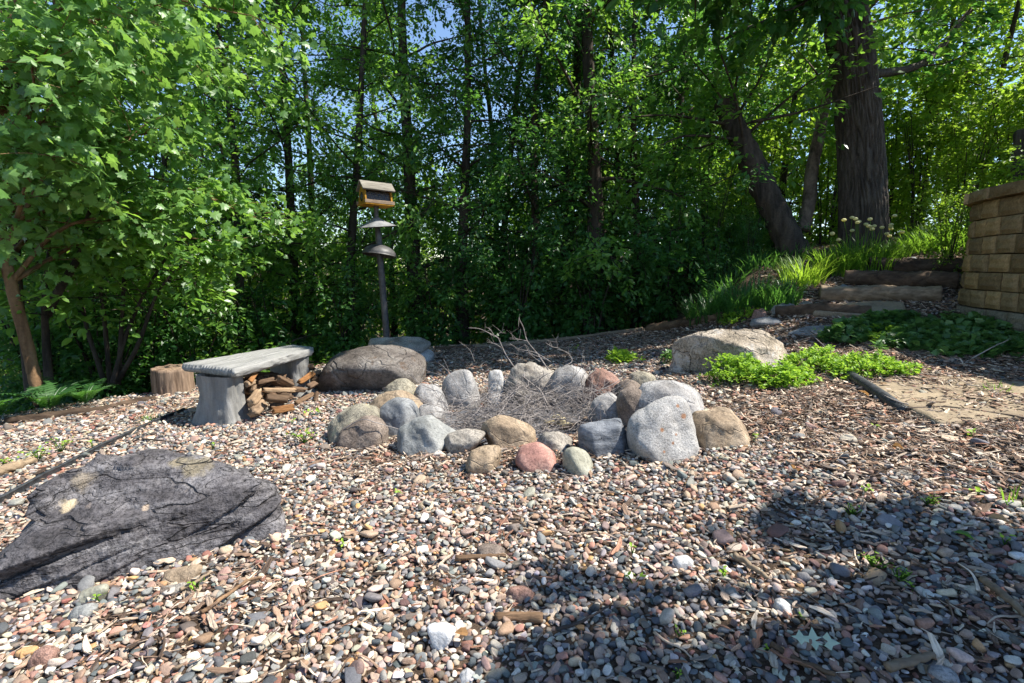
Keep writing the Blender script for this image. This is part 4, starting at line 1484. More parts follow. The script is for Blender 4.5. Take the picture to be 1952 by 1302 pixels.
def scatter(cell, y0, y1, seed, keep):
    rs = np.random.default_rng(seed)
    ys = np.arange(y0, y1, cell * .88)
    X, Y = [], []
    for k, yy in enumerate(ys):
        xw = 1.18 * yy + .35
        xs = np.arange(-xw, xw, cell) + (k % 2) * cell / 2
        X.append(xs)
        Y.append(np.full(len(xs), yy))
    x, y = np.concatenate(X), np.concatenate(Y)
    x = x + rs.uniform(-.38, .38, len(x)) * cell
    y = y + rs.uniform(-.38, .38, len(y)) * cell
    m = rs.random(len(x)) < keep(x, y)
    m &= y < edge_y(x) + .12 + .1 * rs.random(len(x))
    m &= np.hypot((x - PIT[0]) / .62, (y - PIT[1]) / .47) > 1
    x, y = x[m], y[m]
    m = ~inside_any(x, y)
    m &= ~((x > 3.70) & (y < 4.6))
    return x[m], y[m]


pts = []
for cell, y0, y1, s0_, s1_, dz, keep, seed in [
        (.0185, .95, 2.6, .018, .030, .000, lambda x, y: 1 - .60 * mulchness(x, y), 1),
        (.022, 2.6, 4.2, .020, .032, .000, lambda x, y: 1 - .70 * mulchness(x, y), 5),
        (.027, 4.2, 7.2, .022, .038, .000, lambda x, y: (1 - .85 * mulchness(x, y)), 2),
        (.038, .95, 6.0, .025, .038, .007, lambda x, y: .62 * (1 - .8 * mulchness(x, y)), 3),
        (.085, .95, 5.5, .042, .060, .010, lambda x, y: .30 * (1 - .7 * mulchness(x, y)), 4),
        (.26, .95, 4.5, .062, .085, .012, lambda x, y: .25 * (1 - .6 * mulchness(x, y)), 6)]:
    x, y = scatter(cell, y0, y1, 40 + seed, keep)
    rs = np.random.default_rng(60 + seed)
    s_ = rs.uniform(s0_, s1_, len(x)) * rs.choice([.72, .92, 1.08], len(x))
    z = height(x, y) + .012 * fbm(np.stack([x * 2.2, y * 2.2, x * 0], -1), 4) + dz + rs.uniform(-.004, .006, len(x))
    pts.append(np.c_[x, y, z, s_])
pts = np.vstack(pts)
N = len(pts)
rs = np.random.default_rng(77)
rot = np.c_[rs.normal(0, .32, N), rs.normal(0, .32, N), rs.uniform(0, 6.28, N)]
scl = np.c_[pts[:, 3], pts[:, 3] * rs.uniform(.8, 1.1, N), pts[:, 3] * rs.uniform(.6, .95, N)]
ci = rs.choice(len(PAL), N, p=PALW)
tint = np.clip(PAL[ci] * rs.uniform(.8, 1.2, (N, 1)) * (1 + rs.normal(0, .04, (N, 3))), 0.01, .9)
idx = rs.integers(0, len(peb_meshes), N)
# the 290 that show largest are objects of their own
px_, py_, dep = project(pts[:, :3])
size_px = pts[:, 3] / dep * FPX
vis = (px_ > 10) & (px_ < 1942) & (py_ < 1290) & (dep > .2)
top = np.argsort(-(size_px * vis))[:290]
for k in top:
    o = link('pebble', peb_meshes[idx[k]], ground)
    o.location = pts[k, :3]
    o.rotation_euler = rot[k]
    o.scale = scl[k]
    o['tint'] = [float(c) for c in tint[k]]
rest = np.setdiff1d(np.arange(N), top)


def instancer(name, P, rot, scl, tint, idx, coll):
    me = bpy.data.meshes.new(name)
    me.vertices.add(len(P))
    me.vertices.foreach_set('co', np.asarray(P, np.float32).ravel())
    for nm, typ, arr, key in (('rot', 'FLOAT_VECTOR', rot, 'vector'), ('scl', 'FLOAT_VECTOR', scl, 'vector'), ('tint', 'FLOAT_COLOR', np.c_[tint, np.ones(len(P))], 'color'), ('pick', 'INT', idx, 'value')):
        a = me.attributes.new(nm, typ, 'POINT')
        a.data.foreach_set(key, np.asarray(arr, np.int32 if typ == 'INT' else np.float32).ravel())
    o = link(name, me)
    o['kind'] = 'stuff'
    g = bpy.data.node_groups.new(name + '_nodes', 'GeometryNodeTree')
    g.interface.new_socket('Geometry', in_out='INPUT', socket_type='NodeSocketGeometry')
    g.interface.new_socket('Geometry', in_out='OUTPUT', socket_type='NodeSocketGeometry')
    gi, go = g.nodes.new('NodeGroupInput'), g.nodes.new('NodeGroupOutput')
    ip = g.nodes.new('GeometryNodeInstanceOnPoints')
    ci_ = g.nodes.new('GeometryNodeCollectionInfo')
    ci_.inputs['Collection'].default_value = coll
    ci_.inputs['Separate Children'].default_value = True
    ci_.inputs['Reset Children'].default_value = True
    ip.inputs['Pick Instance'].default_value = True

    def na(nm, typ):
        n = g.nodes.new('GeometryNodeInputNamedAttribute')
        n.data_type = typ
        n.inputs['Name'].default_value = nm
        return [s for s in n.outputs if s.enabled and s.name == 'Attribute'][0]
    e2r = g.nodes.new('FunctionNodeEulerToRotation')
    g.links.new(na('rot', 'FLOAT_VECTOR'), e2r.inputs[0])
    g.links.new(e2r.outputs[0], ip.inputs['Rotation'])
    g.links.new(na('scl', 'FLOAT_VECTOR'), ip.inputs['Scale'])
    g.links.new(na('pick', 'INT'), ip.inputs['Instance Index'])
    g.links.new(ci_.outputs[0], ip.inputs['Instance'])
    g.links.new(gi.outputs[0], ip.inputs['Points'])
    g.links.new(ip.outputs[0], go.inputs[0])
    md = o.modifiers.new('scatter', 'NODES')
    md.node_group = g
    return o


instancer('gravel', pts[rest, :3], rot[rest], scl[rest], tint[rest], idx[rest], PROTO)

# wood chips, twigs and dead leaves
CH = bpy.data.collections.new('chip_shapes')
chip_meshes = []
rs = np.random.default_rng(31)
for k in range(10):
    if k < 7:      # splinters of bark and wood
        n = 5
        xs = np.linspace(-.5, .5, n)
        w_ = rs.uniform(.07, .16) * (1 + rs.normal(0, .25, n))
        w_[0] *= .4
        w_[-1] *= .5
        h_ = rs.uniform(.03, .06)
        bend = rs.uniform(-.08, .08)
        yy = bend * (xs * 2) ** 2
        V = []
        for q in range(n):
            zc = rs.normal(0, .01)
            V += [[xs[q], yy[q] - w_[q], zc - h_ / 2], [xs[q], yy[q] + w_[q], zc - h_ / 2], [xs[q], yy[q] + w_[q] * .8, zc + h_ / 2], [xs[q], yy[q] - w_[q] * .8, zc + h_ / 2]]
        Fq = []
        for q in range(n - 1):
            for e in range(4):
                Fq.append([q * 4 + e, q * 4 + 4 + e, q * 4 + 4 + (e + 1) % 4, q * 4 + (e + 1) % 4])
        Fq += [[0, 1, 2, 3], [n * 4 - 1, n * 4 - 2, n * 4 - 3, n * 4 - 4]]
        me = new_mesh('chip', V, np.array(Fq), M_CHIP, False)
    else:          # thin twigs
        P = smooth_path([(-.5, 0, 0), (-.2, rs.uniform(-.06, .06), rs.uniform(-.02, .03)), (.15, rs.uniform(-.08, .08), rs.uniform(-.02, .03)), (.5, rs.uniform(-.05, .05), 0)], 8)
        V, F = tube(P, np.linspace(.03, .012, 8), 5)
        me = new_mesh('chip', V, F, M_CHIP)
    chip_meshes.append(me)
    CH.objects.link(bpy.data.objects.new('chip_shape.%03d' % k, me))
cp = []
for cell, y0, y1, keep, seed in [(.0145, 1.0, 4.2, lambda x, y: np.clip(.06 + .93 * mulchness(x, y), 0, .97), 1), (.021, 4.2, 8.5, lambda x, y: np.clip(.12 + .9 * mulchness(x, y), 0, .95), 2)]:
    x, y = scatter(cell, y0, y1, 80 + seed, keep)
    rs = np.random.default_rng(90 + seed)
    cp.append(np.c_[x, y, height(x, y) + .012 * fbm(np.stack([x * 2.2, y * 2.2, x * 0], -1), 4) + rs.uniform(.004, .022, len(x))])
cp = np.vstack(cp)
N = len(cp)
rs = np.random.default_rng(5)
L = np.clip(rs.lognormal(-3.6, .52, N), .010, .10)
ci = rs.integers(0, 10, N)
L = np.where(ci >= 7, L * 1.6, L)
CPAL = np.array([rgb(*c) for c in [(120, 88, 62), (150, 112, 80), (96, 72, 54), (178, 146, 112), (200, 176, 144), (132, 112, 96), (76, 58, 46), (168, 104, 62), (190, 162, 130), (112, 98, 88)]])
tc_ = (CPAL * .55 + .50 * CPAL.mean(1)[:, None] * np.array([1.08, 1, .9]))[rs.integers(0, len(CPAL), N)] * rs.uniform(.85, 1.6, (N, 1))
instancer('wood_mulch', cp, np.c_[rs.normal(0, .22, N), rs.normal(0, .22, N), rs.uniform(0, 6.28, N)], np.c_[L, L * rs.uniform(.6, 1.3, N), L * rs.uniform(.6, 1.2, N)], tc_, ci, CH)

# single sticks, bark and leaves one can point at


def stick(name, label, px, r0, r1, mat, seed=0, dz=.02, zs=None, cat='stick', group=None, n=30, sides=7):
    P = np.array([hit(*q[:2]) for q in px])
    P[:, 2] += dz
    if zs:
        P = np.array([at(q[0], q[1], Yq) for q, Yq in zip(px, zs)])
    P = smooth_path(P, n)
    P += .004 * np.stack([fbm(np.stack([np.linspace(0, 5, n), np.full(n, seed + k * 9.0), np.zeros(n)], -1), 2) for k in range(3)], -1)
    V, F = tube(P, np.linspace(r0, r1, n), sides, True, seed, .15)
    c = P[n // 2].copy()
    return tag(link(name, new_mesh(name, V - c, F, mat), loc=tuple(c)), label, cat, group)


GS = 'loose sticks lying on the ground'
stick('stick', 'long thin curved twig arching over the drain pipe', [(1535, 634), (1580, 680), (1640, 738), (1690, 772), (1730, 787)], .004, .003, M_TWIG, 1, .045, group=GS)
stick('stick', 'long dark bowed twig at the right edge beyond the drain pipe', [(1725, 786), (1800, 783), (1880, 792), (1960, 806)], .006, .003, M_TWIG_DARK, 2, .02, group=GS)
stick('stick', 'pale straight stick poking up beside the ivy at the right', [(1852, 684), (1888, 664), (1922, 648)], .004, .003, M_TWIG, 3, 0, [3.35, 3.33, 3.3], group=GS)
stick('stick', 'yellowish mossy stick in the shade at the far right', [(1872, 1120), (1910, 1150), (1952, 1190)], .011, .008, M_LOG_PALE, 4, .025, group=GS)
stick('stick', 'grey stick across the bottom right corner gravel', [(1690, 1295), (1730, 1284), (1775, 1272)], .011, .008, M_LOG_PALE, 5, .03, group=GS)
stick('stick', 'brown twig below the pale oak leaf', [(1470, 1246), (1520, 1278), (1590, 1305)], .008, .005, M_LOG, 6, .025, group=GS)
stick('stick', 'orange-brown rotten stick in the left foreground', [(385, 1180), (430, 1150), (470, 1120), (500, 1112)], .007, .004, M_FIRE, 7, .022, group=GS)
stick('stick', 'dark twig across the shade edge in the front gravel', [(1060, 1220), (1105, 1205), (1160, 1175)], .005, .003, M_TWIG_DARK, 8, .03, group=GS)
stick('stick', 'light splinter of wood in front of the dark boulder', [(345, 1140), (380, 1122), (402, 1106)], .006, .004, M_LOG_PALE, 9, .03, group=GS)
stick('stick', 'dark thin twig behind the top of the dark boulder', [(272, 842), (310, 846), (346, 850)], .006, .004, M_TWIG_DARK, 10, .02, group=GS)
stick('stick', 'sunlit splintered stick crossing the right shade patch', [(1400, 1075), (1430, 1095), (1462, 1120)], .010, .006, M_LOG_PALE, 11, .03, group=GS)
stick('stick', 'forked pale stick on the sunlit gravel edge', [(1548, 968), (1565, 955), (1580, 944)], .005, .004, M_FIRE, 12, .02, group=GS)
stick('stick', 'dark wet stick with a sawn orange end on the pit rim', [(1048, 824), (1075, 830), (1100, 822), (1118, 812)], .012, .016, M_TWIG_DARK, 13, .05, group=GS)
stick('stick', 'thin dry stalk hooped over the brown granite cobble', [(655, 818), (690, 800), (725, 808), (765, 820)], .003, .002, M_TWIG, 14, 0, [2.9, 2.86, 2.86, 2.9], group=GS)
stick('bark_piece', 'slab of red-brown bark on the shade edge of the front gravel', [(945, 1184), (990, 1184), (1034, 1186)], .014, .016, M_FIRE, 15, .012, cat='bark', n=14)
stick('bark_piece', 'shredded orange bark strip under the oblong brown cobble', [(868, 1070), (915, 1068), (965, 1066)], .010, .006, M_FIRE, 16, .014, cat='bark', n=14)
stick('bark_piece', 'knobbly brown bark stick in the left front gravel', [(208, 1190), (240, 1182), (266, 1172), (300, 1165)], .010, .006, M_LOG, 17, .016, cat='bark', n=14)
# driftwood crumbs on the pit rim
for k, (lab, poly) in enumerate([('cream rotten wood chunk on the rim of the ash pit', [(1030, 815), (1040, 800), (1060, 793), (1078, 797), (1075, 815), (1050, 822)]), ('small cream wood crumb left of the dark sawn stick', [(1065, 826), (1072, 814), (1090, 808), (1104, 812), (1098, 826)])]):
    o = stone('wood_chunk', lab, 'wood', poly, .1, M_LEDGE if False else rock_mat('rotten_wood', (.42, .35, .2), (.55, .48, .31), (.2, .14, .07), 12, .5, .8), 14, 4, .014, 16, 110 + k)

# ================================================================== BRUSHWOOD IN THE FIRE PIT


def branchlet(mb, p, d, L, r, rs, depth=0):
    n = 7
    P = [np.array(p, float)]
    d = np.array(d, float)
    d /= np.linalg.norm(d)
    for k in range(n - 1):
        d = d + rs.normal(0, .16, 3)
        d /= np.linalg.norm(d)
        P.append(P[-1] + d * L / (n - 1))
    P = np.array(P)
    V, F = tube(P, np.linspace(r, r * .45, n), 4 if r < .004 else 6, False)
    mb.add(V, F)
    if depth > 0:
        for k in range(rs.integers(2, 5)):
            q = rs.integers(1, n - 1)
            dd = d + rs.normal(0, .75, 3)
            branchlet(mb, P[q], dd, L * rs.uniform(.35, .6), r * .6, rs, depth - 1)
    return P


rs = np.random.default_rng(44)
mb = MB()
for k in range(560):
    a = rs.uniform(0, 6.28)
    rr = math.sqrt(rs.random())
    x = PIT[0] + .06 + .58 * rr * math.cos(a)
    y = PIT[1] + .02 + .40 * rr * math.sin(a)
    z = float(height(x, y)) + .03 + rs.random() ** 1.8 * .24 * (1 - .45 * rr)
    d = np.array([rs.normal(0, 1), rs.normal(0, .6), rs.normal(.05, .28)])
    branchlet(mb, (x, y, z), d, rs.uniform(.14, .38), rs.uniform(.0015, .0032), rs, 1 if k % 2 else 0)
brush = link('brushwood', mb.mesh('brushwood', M_TWIG))
brush['kind'] = 'stuff'
DB = 'bare dead branches standing in the fire pit'


def dead_branch(label, lines, r, Yb, seed, mat=M_TWIG):
    mb = MB()
    rs = np.random.default_rng(seed)
    c = at(*lines[0][0], Yb)
    for q, ln in enumerate(lines):
        P = smooth_path([at(a, b, Yb + .05 * math.sin(q + k * .8)) for k, (a, b) in enumerate(ln)], 16)
        rr = r * (.72 if q == 0 else .45)
        V, F = tube(P, np.linspace(rr, rr * .4, 16), 6)
        mb.add(V - c, F)
        for k in range(3):
            i = rs.integers(5, 15)
            branchlet(mb, P[i] - c, rs.normal(0, 1, 3) + np.array([0, 0, .6]), rs.uniform(.04, .09), rr * .4, rs)
    o = link('dead_branch', mb.mesh('dead_branch', mat), loc=tuple(c))
    tag(o, label, 'branch', DB)


dead_branch('tall forked bare branch leaning left above the white-grey oval stones', [[(980, 700), (962, 672), (950, 645), (942, 640), (915, 627), (893, 625)], [(942, 642), (952, 635), (961, 628)], [(958, 665), (945, 656), (928, 652)], [(942, 640), (936, 630), (931, 624)]], .006, 3.62, 1)
dead_branch('tallest bare branch with a long straight tip in the middle of the pit', [[(1045, 705), (1025, 675), (1005, 650), (998, 625), (990, 608), (991, 600)], [(1004, 650), (990, 647), (970, 646)], [(978, 645), (975, 636), (973, 632)], [(1030, 690), (1012, 676), (1000, 656)]], .006, 3.6, 2)
dead_branch('low arching bare branch just right of the tallest one', [[(1050, 690), (1020, 672), (990, 666), (980, 660), (972, 655)], [(1040, 685), (1005, 672), (985, 668)]], .0045, 3.5, 3)
dead_branch('curving bare branch spreading over the red-brown stone side', [[(1070, 700), (1090, 690), (1085, 676), (1065, 664), (1052, 661), (1040, 653)], [(1063, 664), (1062, 655), (1060, 650)], [(1090, 686), (1082, 672), (1070, 668)], [(1072, 692), (1095, 683), (1112, 682)]], .0045, 3.55, 4)
dead_branch('bare twig fan reaching out left past the round boulder', [[(830, 745), (800, 730), (778, 712), (752, 700)], [(795, 726), (785, 712), (779, 697), (790, 694), (812, 706), (850, 718)], [(780, 714), (770, 708), (756, 703)]], .004, 3.3, 5)
dead_branch('stout grey branch lying against the cream craggy block', [[(1045, 775), (1030, 745), (1018, 735), (1002, 722), (995, 716)], [(1020, 737), (1030, 722), (1045, 712)], [(1032, 750), (1045, 730), (1060, 728)]], .011, 3.42, 6)
dead_branch('reddish upright branch at the right side of the pit', [[(1100, 815), (1105, 790), (1112, 770), (1110, 740), (1106, 715)], [(1108, 780), (1120, 765), (1131, 750)], [(1112, 770), (1104, 752), (1096, 742)]], .007, 3.05, 7)
dead_branch('short thin dead twig standing left of the tall forked branch', [[(905, 690), (896, 668), (878, 652)], [(900, 682), (903, 672), (904, 666)]], .003, 4.4, 8)
dead_branch('brittle grey branch spanning the right half of the pit low down', [[(1075, 800), (1045, 795), (1065, 770), (1090, 760)], [(1040, 800), (1060, 780), (1085, 772)], [(1058, 782), (1060, 765), (1068, 752)]], .006, 3.1, 9)

# ================================================================== LEAVES AND TREES
# leaf shapes in the plane: x along the leaf, y across, z up; faces
KITE = (np.array([(0, 0, 0), (.42, .30, .05), (1, 0, -.06), (.42, -.30, .05)]), np.array([(0, 2, 1), (0, 3, 2)]))
OVAL = (np.array([(0, 0, 0), (.28, .27, .06), (.68, .24, .05), (1, 0, -.08), (.68, -.24, .05), (.28, -.27, .06), (.5, 0, 0)]), np.array([(0, 6, 1), (1, 6, 2), (2, 6, 3), (3, 6, 4), (4, 6, 5), (5, 6, 0)]))
_mp = [(0, 0), (.02, .22), (-.06, .46), (.22, .36), (.34, .56), (.52, .30), (.66, .36), (.72, .16), (1.0, 0)]
_mp = _mp + [(x, -y) for x, y in _mp[-2:0:-1]]
MAPLE = (np.array([(x, y, -.16 * y * y + .04 * abs(y) - .26 * x * x) for x, y in _mp] + [(.36, 0, -.01)]), np.array([(k, 16, (k + 1) % 16) for k in range(16)])[:, [0, 1, 2]])
BLADE = (np.array([(0, .035, 0), (0, -.035, 0), (.5, .04, .02), (.5, -.04, .02), (1, 0, 0)]), np.array([(0, 1, 2), (1, 3, 2), (2, 3, 4)]))


def place_leaves(P, T, Nn, size, shape, rs, tint):
    """P (n,3) stem points, T tip directions, Nn normals, size (n,)"""
    V0, F0 = shape
    T = T / (np.linalg.norm(T, axis=1)[:, None] + 1e-9)
    S = np.cross(Nn, T)
    S /= np.linalg.norm(S, axis=1)[:, None] + 1e-9
    U = np.cross(T, S)
    wv = rs.uniform(.8, 1.15, len(P))
    V = P[:, None] + size[:, None, None] * (V0[None, :, 0, None] * T[:, None] + V0[None, :, 1, None] * (S * wv[:, None])[:, None] + V0[None, :, 2, None] * U[:, None])
    n, m = len(P), len(V0)
    F = F0[None] + (np.arange(n) * m)[:, None, None]
    return V.reshape(-1, 3), F.reshape(-1, 3), np.repeat(tint, m)


def sprays(C, D, n_leaf, leaf, rs, L=.34, flat=.45, droop=.25):
    """leafy twigs: C centres, D outward directions -> leaf stem points, tips, normals"""
    n = len(C)
    D = D + rs.normal(0, .35, (n, 3))
    D[:, 2] -= droop * rs.random(n)
    D /= np.linalg.norm(D, axis=1)[:, None]
    side = np.cross(D, np.array([0, 0, 1.0]))
    side /= np.linalg.norm(side, axis=1)[:, None] + 1e-6
    u = rs.random((n, n_leaf))
    sg = rs.choice([-1, 1], (n, n_leaf))
    P = C[:, None] + D[:, None] * ((u - .3) * L)[..., None] + side[:, None] * (sg * rs.uniform(0, .10, (n, n_leaf)) * L * 1.6)[..., None]
    P[..., 2] += rs.normal(0, .06 * L * 2, (n, n_leaf)) - .15 * L * u ** 2
    T = D[:, None] * .7 + side[:, None] * (sg * rs.uniform(.3, 1.1, (n, n_leaf)))[..., None] + rs.normal(0, .25, (n, n_leaf, 3))
    T[..., 2] -= rs.uniform(0, .7, (n, n_leaf))
    Nn = rs.normal(0, flat, (n, n_leaf, 3))
    Nn[..., 2] += 1
    tb = np.clip(.5 + .22 * rs.normal(size=n)[:, None] + .16 * rs.normal(size=(n, n_leaf)), 0, 1)
    sz = leaf * rs.uniform(.5, 1.25, (n, n_leaf))
    return P.reshape(-1, 3), T.reshape(-1, 3), Nn.reshape(-1, 3), sz.ravel(), tb.ravel()


def tree_parts(trunk, r0, r1, limbs, subs, per, n_leaf, leaf, rs, prof, shape=KITE, bark=None, leafm=None, start=.18, upang=(.15, .75), sides=10, sprayL=.34, droop=.3, name='tree', bias=None):
    """trunk polyline (local) -> (trunk mesh, limb mesh, crown mesh)"""
    n = 26
    P = smooth_path(trunk, n)
    V, F = tube(P, r0 + (r1 - r0) * np.linspace(0, 1, n) ** .8 + r0 * .35 * np.exp(-np.linspace(0, 9, n)), sides, True, rs.integers(99), .12)
    tm = new_mesh('trunk', V, F, bark)
    mb = MB()
    C, D = [], []
    ang = rs.uniform(0, 6.28)
    for k in range(limbs):
        u = start + (1 - start) * (k + rs.random()) / limbs
        ang += 2.4 + rs.normal(0, .4)
        p = P[min(int(u * (n - 1)), n - 1)]
        L = prof(u) * rs.uniform(.75, 1.15)
        el = rs.uniform(*upang)
        d = np.array([math.cos(ang) * math.cos(el), math.sin(ang) * math.cos(el), math.sin(el)])
        if bias is not None:
            d = d + np.array(bias)
            d /= np.linalg.norm(d)
        q = [p]
        dd = d.copy()
        for s_ in range(5):
            dd = dd + rs.normal(0, .13, 3) - np.array([0, 0, .05])
            dd /= np.linalg.norm(dd)
            q.append(q[-1] + dd * L / 5)
        Lp = smooth_path(q, 10)
        V, F = tube(Lp, np.linspace(max(.010, r0 * .28 * (1.1 - u)), .005, 10), 5, False)
        mb.add(V, F)
        for s_ in range(subs):
            v = rs.uniform(.22, 1)
            b = Lp[min(int(v * 9), 9)]
            sd = dd * .6 + rs.normal(0, .65, 3)
            sd[2] = sd[2] * .6
            sd /= np.linalg.norm(sd)
            sL = rs.uniform(.35, .8) * (.35 + .4 * L / 1.5)
            e = b + sd * sL
            mid = (b + e) / 2 + rs.normal(0, .04, 3)
            e = e - np.array([0, 0, .10 * sL])
            V, F = tube(smooth_path([b, mid, e], 5), np.linspace(.007, .0025, 5), 3, False)
            mb.add(V, F)
            w = rs.random(per)
            C.append(b + (e - b) * (.3 + .75 * w)[:, None] + rs.normal(0, .10, (per, 3)))
            D.append(np.repeat(sd[None], per, 0) + rs.normal(0, .5, (per, 3)))
    lm = mb.mesh('limbs', bark)
    C, D = np.vstack(C), np.vstack(D)
    A = sprays(C, D, n_leaf, leaf, rs, sprayL, droop=droop)
    V, F, tn = place_leaves(*A[:4], shape, rs, A[4])
    cm = new_mesh('crown', V, F, leafm, False, {'tint': tn})
    return tm, lm, cm


def make_tree(name, label, cat, loc, parts, rz=0, s=1.0, group=None):
    t_ = thing(name, label, cat, loc, rz, group)
    t_.scale = (s, s, s)
    for nm, me in zip(('trunk', 'limbs', 'crown'), parts):
        link(nm, me, t_)
    return t_


def retree(proto, label, loc, rz, s, group, leafm=None):
    r = dup(proto, loc, rz, s, label, group)
    return r


rs = np.random.default_rng(2024)
variants = []
for k in range(6):
    Hh = [8.5, 10, 9.2, 7.6, 11, 9.6][k]
    lean = rs.normal(0, .35, 2)
    tr = [(0, 0, -.5), (lean[0] * .1, lean[1] * .1, Hh * .2), (lean[0] * .3 + .1 * rs.normal(), lean[1] * .3, Hh * .45), (lean[0] * .8, lean[1] * .8, Hh * .75), (lean[0] * 1.1, lean[1] * 1.1, Hh)]
    pr = (lambda u: 1.75 * math.sin(math.pi * min(1, .16 + .84 * u)) ** .6 + .25)
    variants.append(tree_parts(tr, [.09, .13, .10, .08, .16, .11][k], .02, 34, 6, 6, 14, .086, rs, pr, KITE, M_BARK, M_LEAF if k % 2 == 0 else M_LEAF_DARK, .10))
shrubs = []
for k in range(4):
    Hh = [2.0, 2.6, 1.6, 2.2][k]
    mbt, mbl = MB(), MB()
    Cs, Ds = [], []
    for q in range(9):
        a = rs.uniform(0, 6.28)
        sp_ = rs.uniform(.15, .6)
        P = smooth_path([(0.08 * math.cos(a), .08 * math.sin(a), -.2), (sp_ * .4 * math.cos(a), sp_ * .4 * math.sin(a), Hh * .4), (sp_ * math.cos(a), sp_ * math.sin(a), Hh * rs.uniform(.75, 1.05))], 12)
        V, F = tube(P, np.linspace(.018, .005, 12), 5, False)
        mbt.add(V, F)
        for z in range(26):
            b = P[rs.integers(2, 12)]
            d = rs.normal(0, 1, 3)
            d[2] *= .35
            d /= np.linalg.norm(d)
            Cs.append(b + d * rs.uniform(.1, .5))
            Ds.append(d)
    A = sprays(np.array(Cs), np.array(Ds), 14, .085, rs, .3)
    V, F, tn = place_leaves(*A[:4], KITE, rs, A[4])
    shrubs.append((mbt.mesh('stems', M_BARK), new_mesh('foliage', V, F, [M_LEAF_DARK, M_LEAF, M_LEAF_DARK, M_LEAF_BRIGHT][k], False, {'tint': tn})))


def gz(x, y):
    return float(height(x, y))


def wx(px, Y):
    return float(at(px, 507, Y)[0])


protos = {}


def put_tree(px, Y, v, s, label, group, rz=None, name='woodland_tree', x=None):
    x = wx(px, Y) if x is None else x
    rz = rs.uniform(0, 6.28) if rz is None else rz
    loc = (x, Y, gz(x, Y) - .05)
    if v not in protos:
        protos[v] = make_tree(name, label, 'tree', loc, variants[v], rz, s, group)
        return protos[v]
    return dup(protos[v], loc, rz, s, label, group)


G1 = 'woodland trees along the edge of the gravel'
edge_trees = [  # px, depth, variant, scale, label
    (-90, 7.0, 1, .9, 'dark tree behind the maple at the far left edge'),
    (60, 7.4, 2, .95, 'tree behind the maple trunk at the left'),
    (185, 7.2, 5, .9, 'tree between the maple trunk and the stump'),
    (300, 6.9, 3, .85, 'slim leafy tree rising behind the stump and bench at the left'),
    (455, 7.2, 0, .9, 'green tree with hanging sprays behind the middle of the bench'),
    (560, 8.0, 2, .95, 'light green tree behind the far end of the bench'),
    (660, 7.8, 0, .95, 'leafy tree just left of the bird feeder'),
    (790, 8.2, 4, .9, 'dark trunked tree right behind the bird feeder pole'),
    (880, 7.9, 1, .8, 'dark tree between the feeder and the fire pit'),
    (950, 8.8, 3, .95, 'dark slender tree behind the left half of the fire pit'),
    (1018, 8.0, 5, .8, 'thin dark tree behind the tall dead branch of the fire pit'),
    (1080, 8.6, 1, .95, 'shaded tree behind the right half of the fire pit'),
    (1135, 7.8, 4, .95, 'thickest dark trunk of the shaded row, straight behind the pit'),
    (1170, 8.9, 5, .8, 'thin shaded tree just right of the thickest dark trunk'),
    (1215, 8.2, 3, .95, 'shaded tree behind the left end of the border log'),
    (1270, 9.4, 1, .85, 'dark tree behind the tan boulder'),
    (1340, 10.6, 5, .95, 'dark tree left of the leaning trunk'),
]
for a in edge_trees:
    put_tree(*a, G1)
G2 = 'second row of woodland trees'
k = 0
for px in np.arange(-80, 1400, 170):
    Y = 10.3 + rs.uniform(-.8, 1.2)
    put_tree(px + rs.uniform(-25, 25), Y, [0, 5, 2, 3, 1][k % 5], rs.uniform(.8, 1.05), 'tree of the second row seen through the gaps of the woodland edge', G2)
    k += 1
G3 = 'far woodland trees down the slope'
for px in np.arange(-150, 1480, 105):
    Y = 19.0 + rs.uniform(-2, 4)
    put_tree(px + rs.uniform(-40, 40), Y, [2, 0, 4][k % 3], rs.uniform(.75, 1.0), 'far woodland tree down the slope, only glimpsed between nearer trees', G3)
    k += 1
bright = dict(protos)
# sunlit trees on the rise to the right
rightv = []
for k in range(3):
    Hh = [7.5, 9.0, 6.5][k]
    lean = rs.normal(0, .4, 2)
    tr = [(0, 0, -.5), (lean[0] * .1, 0, Hh * .2), (lean[0] * .4, lean[1] * .3, Hh * .5), (lean[0], lean[1], Hh)]
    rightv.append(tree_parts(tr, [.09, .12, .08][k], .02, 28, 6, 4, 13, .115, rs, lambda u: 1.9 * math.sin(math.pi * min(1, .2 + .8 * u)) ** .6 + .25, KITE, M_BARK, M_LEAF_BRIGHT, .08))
G4 = 'sunlit trees on the rise at the right'
rt = [(1480, 10.5, 0, 1.0, 'bright green tree behind the leaning trunk'), (1590, 12.5, 1, 1.0, 'sunlit tree between the slender leaning trunk and the oak'), (1745, 10.2, 2, 1.0, 'sunlit small tree right of the oak trunk'), (1850, 9.2, 0, .9, 'sunlit tree above the log steps'), (1960, 8.2, 2, .95, 'bright tree above the block wall at the right edge'), (1790, 12.5, 1, 1.0, 'taller sunlit tree behind the one above the steps'), (1920, 11.5, 1, 1.05, 'tall sunlit tree with dark branches at the upper right'), (1690, 14.5, 0, 1.1, 'sunlit tree far behind the oak'), (1540, 15.5, 2, 1.2, 'yellow-green tree in the gap left of the oak'), (1420, 14, 1, 1.0, 'sunlit tree seen under the leaning trunk')]
rp = {}
for px, Y, v, s, lab in rt:
    x = wx(px, Y)
    loc = (x, Y, gz(x, Y) - .05)
    if v not in rp:
        rp[v] = make_tree('sunlit_tree', lab, 'tree', loc, rightv[v], rs.uniform(0, 6.28), s, G4)
    else:
        dup(rp[v], loc, rs.uniform(0, 6.28), s, lab, G4)

